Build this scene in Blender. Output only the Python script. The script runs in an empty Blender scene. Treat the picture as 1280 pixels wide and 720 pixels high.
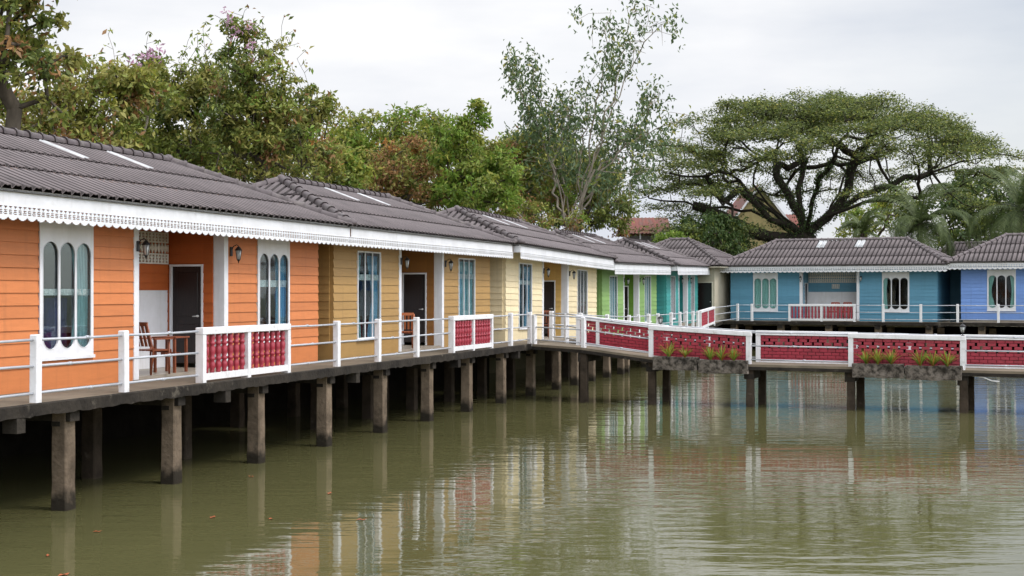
import bpy, bmesh, math, random
import numpy as np
from mathutils import Vector, Matrix
from mathutils.geometry import tessellate_polygon
random.seed(7); rng = np.random.default_rng(7)
scene = bpy.context.scene; COL = scene.collection
PI = math.pi
# ------------------------------------------------------------------ camera, sky, sun, exposure
CAMZ = 3.1; F = 1750.0
cam_d = bpy.data.cameras.new('camera'); cam = bpy.data.objects.new('camera', cam_d); COL.objects.link(cam)
cam.location = (0, 0, CAMZ); cam.rotation_euler = (math.radians(90.196), 0, 0)
cam_d.sensor_width = 36; cam_d.lens = 36 * F / 1280; cam_d.clip_start = 0.1; cam_d.clip_end = 3000
scene.camera = cam
SUN_EL, SUN_AZ = 50, 108      # azimuth measured clockwise from +Y: from the open pond on the right
world = bpy.data.worlds.new('World'); scene.world = world; world.use_nodes = True
wn, wl = world.node_tree.nodes, world.node_tree.links
wn.clear()
w_out = wn.new('ShaderNodeOutputWorld'); w_bg = wn.new('ShaderNodeBackground')
sky = wn.new('ShaderNodeTexSky'); sky.sky_type = 'NISHITA'; sky.sun_disc = False
sky.sun_elevation = math.radians(SUN_EL); sky.sun_rotation = math.radians(SUN_AZ)
tc = wn.new('ShaderNodeTexCoord'); mp = wn.new('ShaderNodeMapping'); mp.inputs['Scale'].default_value = (1.2, 1.2, 4.5)
nz = wn.new('ShaderNodeTexNoise'); nz.inputs['Scale'].default_value = 1.7; nz.inputs['Detail'].default_value = 6; nz.inputs['Roughness'].default_value = .55
cr = wn.new('ShaderNodeValToRGB')
cr.color_ramp.elements[0].position = .36; cr.color_ramp.elements[0].color = (7.3, 7.65, 8.4, 1)
cr.color_ramp.elements[1].position = .60; cr.color_ramp.elements[1].color = (10.1, 10.1, 10.2, 1)
# bluer, thinner cloud to the right of the view
sx = wn.new('ShaderNodeSeparateXYZ'); mr = wn.new('ShaderNodeMapRange')
mr.inputs['From Min'].default_value = .16; mr.inputs['From Max'].default_value = .42
mr.inputs['To Min'].default_value = 0.03; mr.inputs['To Max'].default_value = .5
mx = wn.new('ShaderNodeMixRGB')
skm = wn.new('ShaderNodeMixRGB'); skm.blend_type = 'MULTIPLY'; skm.inputs[0].default_value = 1; skm.inputs[2].default_value = (1.35, 1.2, 1.1, 1)
L = wl.new
L(tc.outputs['Generated'], mp.inputs[0]); L(mp.outputs[0], nz.inputs['Vector']); L(nz.outputs['Fac'], cr.inputs[0])
L(tc.outputs['Generated'], sx.inputs[0]); L(sx.outputs['X'], mr.inputs['Value']); L(mr.outputs[0], mx.inputs[0])
L(sky.outputs[0], skm.inputs[1]); L(cr.outputs[0], mx.inputs[1]); L(skm.outputs[0], mx.inputs[2])
# overcast sky: brighter overhead and on the sun's side than at the far horizon
mz = wn.new('ShaderNodeMapRange'); mz.interpolation_type = 'SMOOTHSTEP'; mz.inputs['From Min'].default_value = .22; mz.inputs['From Max'].default_value = .8; mz.inputs['To Min'].default_value = 1; mz.inputs['To Max'].default_value = 2.0
L(sx.outputs['Z'], mz.inputs['Value'])
my = wn.new('ShaderNodeMapRange'); my.interpolation_type = 'SMOOTHSTEP'; my.inputs['From Min'].default_value = .05; my.inputs['From Max'].default_value = .95; my.inputs['To Min'].default_value = 1; my.inputs['To Max'].default_value = 2.5
dt = wn.new('ShaderNodeVectorMath'); dt.operation = 'DOT_PRODUCT'; dt.inputs[1].default_value = (.80, -.60, 0); L(tc.outputs['Generated'], dt.inputs[0])
L(dt.outputs['Value'], my.inputs['Value'])
mm = wn.new('ShaderNodeMath'); mm.operation = 'MULTIPLY'; L(mz.outputs[0], mm.inputs[0]); L(my.outputs[0], mm.inputs[1])
vm = wn.new('ShaderNodeVectorMath'); vm.operation = 'SCALE'; L(mx.outputs[0], vm.inputs[0]); L(mm.outputs[0], vm.inputs['Scale'])
L(vm.outputs[0], w_bg.inputs['Color']); w_bg.inputs['Strength'].default_value = 0.095
L(w_bg.outputs[0], w_out.inputs['Surface'])
sd = bpy.data.lights.new('sun', 'SUN'); sd.energy = 1.5; sd.angle = math.radians(14); sd.color = (1, .97, .92)
sun = bpy.data.objects.new('sun', sd); COL.objects.link(sun)
_e, _a = math.radians(SUN_EL), math.radians(SUN_AZ)
sdir = Vector((math.sin(_a) * math.cos(_e), math.cos(_a) * math.cos(_e), math.sin(_e)))
sun.rotation_euler = sdir.to_track_quat('Z', 'Y').to_euler(); sun.location = (0, 0, 60)
vs = scene.view_settings; vs.view_transform = 'Standard'; vs.look = 'None'; vs.gamma = 1; vs.use_curve_mapping = False; vs.exposure = 0.12
try:
    scene.cycles.max_bounces = 7; scene.cycles.transparent_max_bounces = 12; scene.cycles.caustics_reflective = False; scene.cycles.caustics_refractive = False
except Exception: pass

# ------------------------------------------------------------------ helpers
def px(x, Y): return (x - 640) / F * Y                       # world X of image column x at distance Y
def zy(y, Y): return CAMZ + (366 - y) / F * Y                # world Z of image row y at distance Y
def tag(o, label=None, cat=None, group=None, kind=None):
    if label: o['label'] = label
    if cat: o['category'] = cat
    if group: o['group'] = group
    if kind: o['kind'] = kind
    return o
def empty(name, loc=(0, 0, 0), rot=(0, 0, 0), parent=None):
    o = bpy.data.objects.new(name, None); COL.objects.link(o); o.location = loc; o.rotation_euler = rot
    o.empty_display_size = .3
    if parent: o.parent = parent
    return o
def link(name, me, parent=None, loc=None):
    o = bpy.data.objects.new(name, me); COL.objects.link(o)
    if parent: o.parent = parent
    if loc is not None: o.location = loc
    return o
class MB:
    """collects polygons; build() links them as one mesh object"""
    def __init__(s): s.v = []; s.f = []; s.m = []; s.sm = []
    def add(s, vs, fs, mi=0, smooth=False):
        n = len(s.v); s.v += [tuple(p) for p in vs]
        for f in fs: s.f.append(tuple(i + n for i in f)); s.m.append(mi); s.sm.append(smooth)
    def box(s, x0, x1, y0, y1, z0, z1, mi=0, T=None, ch=0):
        if ch:
            bm = bmesh.new(); bmesh.ops.create_cube(bm, size=1)
            for v in bm.verts: v.co = ((x0 + x1) / 2 + v.co.x * (x1 - x0), (y0 + y1) / 2 + v.co.y * (y1 - y0), (z0 + z1) / 2 + v.co.z * (z1 - z0))
            bmesh.ops.bevel(bm, geom=bm.edges[:], offset=ch, segments=1, affect='EDGES')
            bm.verts.index_update()
            vs = [tuple(v.co) for v in bm.verts]; fs = [tuple(v.index for v in f.verts) for f in bm.faces]; bm.free()
        else:
            vs = [(x, y, z) for x in (x0, x1) for y in (y0, y1) for z in (z0, z1)]
            fs = [(0, 1, 3, 2), (4, 6, 7, 5), (0, 4, 5, 1), (2, 3, 7, 6), (0, 2, 6, 4), (1, 5, 7, 3)]
        if T: vs = [T(*p) for p in vs]
        s.add(vs, fs, mi)
    def tube(s, pts, rad, n=8, mi=0, cap=True, T=None):
        if not hasattr(rad, '__len__'): rad = [rad] * len(pts)
        pts = [Vector(p) for p in pts]
        vs = []; fs = []
        for i, p in enumerate(pts):
            d = (pts[min(i + 1, len(pts) - 1)] - pts[max(i - 1, 0)]).normalized()
            a = Vector((0, 0, 1)) if abs(d.z) < .9 else Vector((1, 0, 0))
            e1 = d.cross(a).normalized(); e2 = d.cross(e1)
            for k in range(n):
                t = 2 * PI * k / n
                vs.append(tuple(p + (e1 * math.cos(t) + e2 * math.sin(t)) * rad[i]))
        for i in range(len(pts) - 1):
            for k in range(n):
                fs.append((i * n + k, i * n + (k + 1) % n, (i + 1) * n + (k + 1) % n, (i + 1) * n + k))
        if T: vs = [T(*p) for p in vs]
        s.add(vs, fs, mi, True)
        if cap:
            b = len(s.v) - len(vs)
            s.f.append(tuple(b + k for k in range(n))[::-1]); s.m.append(mi); s.sm.append(False)
            s.f.append(tuple(b + (len(pts) - 1) * n + k for k in range(n))); s.m.append(mi); s.sm.append(False)
    def lathe(s, prof, c=(0, 0, 0), n=10, mi=0, T=None):
        vs = []; fs = []
        for r, z in prof:
            for k in range(n):
                t = 2 * PI * k / n; vs.append((c[0] + r * math.cos(t), c[1] + r * math.sin(t), c[2] + z))
        for i in range(len(prof) - 1):
            for k in range(n): fs.append((i * n + k, i * n + (k + 1) % n, (i + 1) * n + (k + 1) % n, (i + 1) * n + k))
        fs.append(tuple(range(n))[::-1]); fs.append(tuple(range((len(prof) - 1) * n, len(prof) * n)))
        if T: vs = [T(*p) for p in vs]
        s.add(vs, fs, mi, True)
    def mesh(s, name, mats):
        me = bpy.data.meshes.new(name); me.from_pydata(s.v, [], s.f)
        for m in (mats if isinstance(mats, (list, tuple)) else [mats]): me.materials.append(m)
        me.polygons.foreach_set('material_index', s.m); me.polygons.foreach_set('use_smooth', s.sm)
        me.update(); return me
    def build(s, name, mats, parent=None, loc=None): return link(name, s.mesh(name, mats), parent, loc)
def np_mesh(name, V, Q, mats, mi=None, smooth=False):
    """fast mesh from numpy arrays: V (n,3), Q (m,4)"""
    me = bpy.data.meshes.new(name); n, m = len(V), len(Q)
    me.vertices.add(n); me.vertices.foreach_set('co', np.asarray(V, np.float32).ravel())
    me.loops.add(m * 4); me.loops.foreach_set('vertex_index', np.asarray(Q, np.int32).ravel())
    me.polygons.add(m); me.polygons.foreach_set('loop_start', np.arange(m, dtype=np.int32) * 4)
    me.polygons.foreach_set('loop_total', np.full(m, 4, np.int32))
    for a in mats: me.materials.append(a)
    if mi is not None: me.polygons.foreach_set('material_index', np.asarray(mi, np.int32))
    if smooth: me.polygons.foreach_set('use_smooth', np.ones(m, bool))
    me.update(calc_edges=True); me.validate(); return me

# ------------------------------------------------------------------ materials
def mat(name, col, rough=.6, col2=None, scale=3., detail=5, amt=.5, bump=0., bscale=None, spec=.4, stretch=(1, 1, 1), grime=None, gscale=1.2, glo=.5, ghi=.72, coord='Object'):
    m = bpy.data.materials.new(name); m.use_nodes = True
    N, K = m.node_tree.nodes, m.node_tree.links.new
    b = N['Principled BSDF']; b.inputs['Roughness'].default_value = rough; b.inputs['Specular IOR Level'].default_value = spec
    if col2 is None: col2 = tuple(c * .8 for c in col)
    t = N.new('ShaderNodeTexCoord'); p = N.new('ShaderNodeMapping'); p.inputs['Scale'].default_value = stretch
    K(t.outputs[coord], p.inputs[0])
    n = N.new('ShaderNodeTexNoise'); n.inputs['Scale'].default_value = scale; n.inputs['Detail'].default_value = detail; n.inputs['Roughness'].default_value = .62
    K(p.outputs[0], n.inputs['Vector'])
    r = N.new('ShaderNodeMapRange'); r.inputs['From Min'].default_value = .35; r.inputs['From Max'].default_value = .65; r.inputs['To Max'].default_value = amt * 2 if amt < .5 else 1
    K(n.outputs['Fac'], r.inputs['Value'])
    x = N.new('ShaderNodeMixRGB'); x.inputs[1].default_value = (*col, 1); x.inputs[2].default_value = (*col2, 1); K(r.outputs[0], x.inputs[0])
    last = x.outputs[0]
    if grime:
        g = N.new('ShaderNodeTexNoise'); g.inputs['Scale'].default_value = gscale; g.inputs['Detail'].default_value = 9; g.inputs['Roughness'].default_value = .7
        K(p.outputs[0], g.inputs['Vector'])
        gr = N.new('ShaderNodeMapRange'); gr.inputs['From Min'].default_value = glo; gr.inputs['From Max'].default_value = ghi; K(g.outputs['Fac'], gr.inputs['Value'])
        y = N.new('ShaderNodeMixRGB'); y.inputs[2].default_value = (*grime, 1); K(gr.outputs[0], y.inputs[0]); K(last, y.inputs[1]); last = y.outputs[0]
    K(last, b.inputs['Base Color'])
    if bump:
        bn = N.new('ShaderNodeTexNoise'); bn.inputs['Scale'].default_value = bscale or scale * 4; bn.inputs['Detail'].default_value = 6
        K(p.outputs[0], bn.inputs['Vector'])
        bb = N.new('ShaderNodeBump'); bb.inputs['Strength'].default_value = bump; bb.inputs['Distance'].default_value = .02
        K(bn.outputs['Fac'], bb.inputs['Height']); K(bb.outputs[0], b.inputs['Normal'])
    return m
def streaks(m, tint, lo=.52, hi=.80, sc=(4, 4, .30), amt=.5):
    """faint vertical water runs"""
    N, K = m.node_tree.nodes, m.node_tree.links.new; b = N['Principled BSDF']; src = b.inputs['Base Color'].links[0].from_socket
    t = N.new('ShaderNodeTexCoord'); p = N.new('ShaderNodeMapping'); p.inputs['Scale'].default_value = sc; K(t.outputs['Object'], p.inputs[0])
    n = N.new('ShaderNodeTexNoise'); n.inputs['Scale'].default_value = 1.6; n.inputs['Detail'].default_value = 7; n.inputs['Roughness'].default_value = .65; K(p.outputs[0], n.inputs['Vector'])
    r = N.new('ShaderNodeMapRange'); r.inputs['From Min'].default_value = lo; r.inputs['From Max'].default_value = hi; r.inputs['To Max'].default_value = amt; K(n.outputs['Fac'], r.inputs['Value'])
    x = N.new('ShaderNodeMixRGB'); x.inputs[2].default_value = (*tint, 1); K(r.outputs[0], x.inputs[0]); K(src, x.inputs[1]); K(x.outputs[0], b.inputs['Base Color']); return m
def siding(name, c):
    m = mat(name, c, .5, tuple(v * .90 for v in c), 2.0, 8, .5, .06, 14, .3, (1.2, 1.2, 7), tuple(v * .68 + .008 for v in c), .9, .55, .95)
    N, K = m.node_tree.nodes, m.node_tree.links.new; b = N['Principled BSDF']; src = b.inputs['Base Color'].links[0].from_socket
    g = N.new('ShaderNodeNewGeometry'); r = N.new('ShaderNodeMapRange'); r.inputs['To Min'].default_value = .90; r.inputs['To Max'].default_value = 1.06; K(g.outputs['Random Per Island'], r.inputs['Value'])
    v = N.new('ShaderNodeVectorMath'); v.operation = 'SCALE'; K(src, v.inputs[0]); K(r.outputs[0], v.inputs['Scale']); K(v.outputs[0], b.inputs['Base Color']); return streaks(m, tuple(q * .55 + .01 for q in c))
WHITE = mat('white_paint', (.70, .715, .735), .5, (.62, .63, .64), 2.5, 6, .5, .08, 20, grime=(.45, .44, .38), gscale=2.2, glo=.62, ghi=.9)
RAILW = mat('white_post_paint', (.73, .735, .75), .5, (.64, .64, .64), 3, 6, .5, .25, 18, grime=(.30, .27, .22), gscale=4.5, glo=.57, ghi=.82)
CREAMW = mat('aged_cream_trim', (.62, .58, .46), .6, (.52, .48, .37), 3)
VENTW = mat('aged_white_fretwork', (.66, .65, .60), .6, (.55, .54, .48), 3)
PIPE = mat('pale_pipe_paint', (.44, .46, .49), .4, (.36, .38, .41), 4, 4, .5, grime=(.20, .12, .08), gscale=5, glo=.60, ghi=.78)
ROOF = mat('brown_concrete_tile', (.150, .126, .126), .6, (.108, .091, .092), 1.2, 9, .5, .1, 30, .35, grime=(.055, .048, .045), gscale=1.1, glo=.52, ghi=.85)
GROOVE = mat('painted_groove_shade', (.030, .025, .025), .85, (.050, .042, .041), 2.5, 6)  # near-black tone puts the valley shade into the tile colour
CAP = mat('ridge_tile', (.115, .096, .099), .6, (.075, .062, .063), 3, 7, .5, .3, 20, .35, grime=(.19, .17, .155), gscale=5, glo=.5, ghi=.8)
SKYL = mat('translucent_sheet', (.50, .52, .54), .4, (.34, .35, .35), 3, 6, .5, grime=(.2, .19, .17), gscale=4, glo=.55, ghi=.8)
CONC = mat('weathered_concrete', (.21, .162, .115), .9, (.10, .077, .055), 1.5, 9, .5, .8, 16, .05, grime=(.035, .030, .022), gscale=1.6, glo=.50, ghi=.72)
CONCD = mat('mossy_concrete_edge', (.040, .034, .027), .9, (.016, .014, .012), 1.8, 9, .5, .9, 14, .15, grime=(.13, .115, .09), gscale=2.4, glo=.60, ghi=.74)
DECK = mat('deck_concrete', (.20, .165, .12), .8, (.13, .105, .075), .9, 9, .5, .4, 18, .25, grime=(.08, .07, .05), gscale=.8, glo=.5, ghi=.75)
TILE = mat('porch_tile', (.34, .30, .24), .35, (.27, .235, .19), 2, 5)
RED = mat('crimson_paint', (.33, .028, .048), .4, (.25, .020, .034), 5, 5, .5, .15, 30, .5, grime=(.13, .02, .025), gscale=5, glo=.58, ghi=.8)
MORT = mat('painted_mortar', (.07, .008, .012), .7, (.04, .006, .008), 6)
DARKW = mat('dark_door_wood', (.022, .014, .012), .35, (.012, .008, .008), 6, 4, .5, stretch=(6, 6, 1))
METAL = mat('lamp_black_metal', (.012, .012, .013), .4, (.02, .02, .02), 8)
STEEL = mat('door_handle_steel', (.55, .55, .53), .25, spec=.8)
WOOD = mat('varnished_red_wood', (.25, .075, .03), .35, (.15, .04, .018), 5, 6, stretch=(8, 8, 1))
BEIGE = mat('beige_render', (.46, .42, .32), .75, (.36, .33, .25), 1.2, 8, .5, .15, grime=(.22, .19, .13), gscale=1.0, glo=.5, ghi=.8)
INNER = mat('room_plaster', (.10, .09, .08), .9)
NAVY = mat('navy_bedspread', (.03, .03, .14), .8)
LACE = mat('white_lace', (.85, .86, .85), .8, (.45, .46, .46), 30)
CURT = mat('teal_curtain', (.34, .54, .56), .8, (.22, .40, .43), 4, 3, stretch=(6, 6, .3))
CURB = mat('blue_curtain', (.16, .40, .58), .8, (.10, .27, .42), 4, 3, stretch=(6, 6, .3))
CURL = mat('pale_aqua_curtain', (.55, .80, .74), .8, (.42, .68, .62), 4, 3, stretch=(6, 6, .3))
CURP = mat('patterned_curtain', (.34, .30, .28), .8, (.16, .10, .10), 9, 4, .5)
BARK = mat('bark', (.10, .085, .065), .9, (.05, .042, .032), 3, 8, .5, .8, 12, .1, (1, 1, .35))
BARKP = mat('pale_bark', (.30, .27, .22), .85, (.18, .155, .12), 3, 8, .5, .5, 12, .1, (1, 1, .35))
BARKD = mat('dark_bark', (.042, .036, .028), .9, (.022, .02, .015), 2, 8, .5, .8, 9, .1)
STONE = mat('rough_planter_stone', (.20, .175, .15), .95, (.08, .068, .058), 5, 9, .5, 1.0, 22, .1, grime=(.024, .022, .018), gscale=5, glo=.46, ghi=.62)
SOIL = mat('ground_soil_grass', (.05, .06, .022), .95, (.08, .065, .04), .4, 8)
RUST = mat('rusty_red_sheet', (.19, .050, .036), .75, (.13, .042, .03), 1.5, 7, .5, stretch=(3, .5, .5), grime=(.10, .065, .05), gscale=.8, glo=.45, ghi=.7)
YELW = mat('yellow_plank', (.34, .29, .13), .7, (.27, .225, .10), 1.5)
GREYW = mat('grey_block', (.16, .15, .14), .9, (.10, .095, .09), 1.5)
def glass_mat():
    m = bpy.data.materials.new('window_glass'); m.use_nodes = True
    N, K = m.node_tree.nodes, m.node_tree.links.new; N.clear()
    o = N.new('ShaderNodeOutputMaterial'); t = N.new('ShaderNodeBsdfTransparent'); t.inputs[0].default_value = (.80, .86, .86, 1)
    g = N.new('ShaderNodeBsdfGlossy'); g.inputs['Roughness'].default_value = .03; g.inputs['Color'].default_value = (.9, .95, 1, 1)
    f = N.new('ShaderNodeFresnel'); f.inputs[0].default_value = 1.5; x = N.new('ShaderNodeMixShader')
    ad = N.new('ShaderNodeMath'); ad.operation = 'MULTIPLY_ADD'; ad.inputs[1].default_value = .3; ad.inputs[2].default_value = .008
    nz = N.new('ShaderNodeTexNoise'); nz.inputs['Scale'].default_value = 1.2; bp = N.new('ShaderNodeBump'); bp.inputs['Strength'].default_value = .15; bp.inputs['Distance'].default_value = .02
    tc = N.new('ShaderNodeTexCoord'); K(tc.outputs['Object'], nz.inputs[0]); K(nz.outputs[0], bp.inputs['Height']); K(bp.outputs[0], g.inputs['Normal'])
    K(f.outputs[0], ad.inputs[0]); K(ad.outputs[0], x.inputs[0]); K(t.outputs[0], x.inputs[1]); K(g.outputs[0], x.inputs[2]); K(x.outputs[0], o.inputs[0]); return m
GLASS = glass_mat()
LGLASS = mat('lamp_glass', (.45, .47, .45), .15, spec=.7)
def leaf_mat(name, c, c2, trans=.35, rough=.5):
    m = bpy.data.materials.new(name); m.use_nodes = True
    N, K = m.node_tree.nodes, m.node_tree.links.new; b = N['Principled BSDF']; o = N['Material Output']
    g = N.new('ShaderNodeNewGeometry'); n = N.new('ShaderNodeTexNoise'); n.inputs['Scale'].default_value = 1.3; n.inputs['Detail'].default_value = 4
    K(g.outputs['Position'], n.inputs['Vector'])
    ad = N.new('ShaderNodeMath'); ad.operation = 'ADD'; K(g.outputs['Random Per Island'], ad.inputs[0]); K(n.outputs['Fac'], ad.inputs[1])
    r = N.new('ShaderNodeMapRange'); r.inputs['From Min'].default_value = .45; r.inputs['From Max'].default_value = 1.45; K(ad.outputs[0], r.inputs['Value'])
    x = N.new('ShaderNodeMixRGB'); x.inputs[1].default_value = (*c, 1); x.inputs[2].default_value = (*c2, 1); K(r.outputs[0], x.inputs[0])
    K(x.outputs[0], b.inputs['Base Color']); b.inputs['Roughness'].default_value = rough; b.inputs['Specular IOR Level'].default_value = .35
    t = N.new('ShaderNodeBsdfTranslucent'); K(x.outputs[0], t.inputs[0]); mx = N.new('ShaderNodeMixShader'); mx.inputs[0].default_value = trans
    K(b.outputs[0], mx.inputs[1]); K(t.outputs[0], mx.inputs[2]); K(mx.outputs[0], o.inputs['Surface']); return m
LG = dict(
    deep=leaf_mat('leaf_deep_green', (0.079, 0.113, 0.031), (0.170, 0.216, 0.052)),
    mid=leaf_mat('leaf_mid_green', (0.131, 0.180, 0.034), (0.272, 0.309, 0.061)),
    bright=leaf_mat('leaf_bright_green', (0.110, 0.209, 0.028), (0.231, 0.330, 0.050), .45),
    yellow=leaf_mat('leaf_yellow_green', (0.209, 0.253, 0.039), (0.363, 0.363, 0.066), .45),
    olive=leaf_mat('leaf_olive', (0.175, 0.187, 0.046), (0.351, 0.329, 0.082)),
    brown=leaf_mat('leaf_dry_brown', (0.200, 0.113, 0.045), (0.383, 0.210, 0.084)),
    orange=leaf_mat('leaf_orange', (0.300, 0.120, 0.025), (0.400, 0.200, 0.050)),
    grey=leaf_mat('leaf_grey_green', (0.068, 0.109, 0.042), (0.130, 0.193, 0.084)),
    pink=leaf_mat('blossom_pink', (0.495, 0.264, 0.418), (0.660, 0.456, 0.572)),
    rain=leaf_mat('raintree_leaf', (0.061, 0.089, 0.025), (0.137, 0.172, 0.051), .4),
    vine=leaf_mat('vine_leaf', (0.036, 0.066, 0.017), (0.078, 0.132, 0.034), .3),
    palm=leaf_mat('palm_leaf', (0.035, 0.058, 0.014), (0.096, 0.128, 0.040), .3, .6),
    drytw=leaf_mat('dry_twig_leaf', (0.200, 0.165, 0.110), (0.300, 0.250, 0.170), .2))

streaks(WHITE, (.42, .41, .36), .54, .85, (5, 5, .5), .5); streaks(RAILW, (.34, .31, .26), .54, .85, (9, 9, .8), .5)
# ------------------------------------------------------------------ structure: ground, bank, water
def water_mat():
    m = bpy.data.materials.new('pond_water'); m.use_nodes = True
    N, K = m.node_tree.nodes, m.node_tree.links.new; b = N['Principled BSDF']
    b.inputs['Roughness'].default_value = .025; b.inputs['IOR'].default_value = 1.333; b.inputs['Specular IOR Level'].default_value = .5
    g = N.new('ShaderNodeNewGeometry')
    n0 = N.new('ShaderNodeTexNoise'); n0.inputs['Scale'].default_value = .12; n0.inputs['Detail'].default_value = 4; K(g.outputs['Position'], n0.inputs['Vector'])
    x = N.new('ShaderNodeMixRGB'); x.inputs[1].default_value = (.093, .090, .038, 1); x.inputs[2].default_value = (.077, .074, .030, 1); K(n0.outputs['Fac'], x.inputs[0]); K(x.outputs[0], b.inputs['Base Color'])
    def nn(sc, st, det, rot=0):
        p = N.new('ShaderNodeMapping'); p.inputs['Scale'].default_value = st; p.inputs['Rotation'].default_value = (0, 0, rot); K(g.outputs['Position'], p.inputs[0])
        n = N.new('ShaderNodeTexNoise'); n.inputs['Scale'].default_value = sc; n.inputs['Detail'].default_value = det; n.inputs['Roughness'].default_value = .5; K(p.outputs[0], n.inputs['Vector']); return n
    a = nn(1.9, (.5, 1.9, 1), 3, .22); c = nn(.8, (.5, 1.2, 1), 2, -.3)
    # calmer patches near the shaded row, rippled in the open
    w = nn(.13, (1, 1, 1), 2); wr = N.new('ShaderNodeMapRange'); wr.inputs['From Min'].default_value = .38; wr.inputs['From Max'].default_value = .6; wr.inputs['To Min'].default_value = .35; K(w.outputs[0], wr.inputs['Value'])
    m1 = N.new('ShaderNodeMath'); m1.operation = 'MULTIPLY'; K(a.outputs[0], m1.inputs[0]); K(wr.outputs[0], m1.inputs[1])
    m2 = N.new('ShaderNodeMath'); m2.operation = 'MULTIPLY_ADD'; m2.inputs[1].default_value = .95; K(c.outputs[0], m2.inputs[0]); K(m1.outputs[0], m2.inputs[2])
    d = nn(7.5, (.55, 1.5, 1), 2, -.15); m3 = N.new('ShaderNodeMath'); m3.operation = 'MULTIPLY'; K(d.outputs[0], m3.inputs[0]); K(wr.outputs[0], m3.inputs[1])
    m4 = N.new('ShaderNodeMath'); m4.operation = 'MULTIPLY_ADD'; m4.inputs[1].default_value = .13; K(m3.outputs[0], m4.inputs[0]); K(m2.outputs[0], m4.inputs[2])
    bp = N.new('ShaderNodeBump'); bp.inputs['Strength'].default_value = 1; bp.inputs['Distance'].default_value = .0112; K(m4.outputs[0], bp.inputs['Height']); K(bp.outputs[0], b.inputs['Normal'])
    return m
WATER = water_mat()
# row frame: c1 front-right wall corner and row direction
TH = math.radians(17.5); RD = Vector((math.sin(TH), math.cos(TH))); RN = Vector((math.cos(TH), -math.sin(TH)))   # RN points to the pond
C1 = Vector((-4.30, 30.9))
BD = Vector((math.cos(math.radians(26)), -math.sin(math.radians(26)))); BI = Vector((-BD.y, BD.x))
def rowp(t, w): p = C1 + RD * t + RN * w; return p
pond = [(-16, -30), tuple(rowp(-26, -4.5)), tuple(rowp(12, -4.5)), (0, 56), (3.4, 66), (6.5, 78), (10, 84), (27, 76), (50, 64), (70, 20), (60, -30)]
outer = [(-900, -500), (-900, 1500), (900, 1500), (900, -500)]
mb = MB()
pts3 = [[Vector((x, y, 0)) for x, y in outer], [Vector((x, y, 0)) for x, y in pond]]
flat = [p for l in pts3 for p in l]
tris = tessellate_polygon(pts3)
mb.add([(p.x, p.y, 1.0) for p in flat], [tuple(t) for t in tris])
n = len(pond)
mb.add([(x, y, 1.0) for x, y in pond] + [(x, y, -1.2) for x, y in pond], [(i, (i + 1) % n, n + (i + 1) % n, n + i) for i in range(n)])
tag(mb.build('ground', SOIL), kind='structure')
mb = MB(); mb.add([(-40, -40, 0), (80, -40, 0), (80, 100, 0), (-40, 100, 0)], [(0, 1, 2, 3)])
tag(mb.build('pond_water', WATER), kind='structure')

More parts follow.
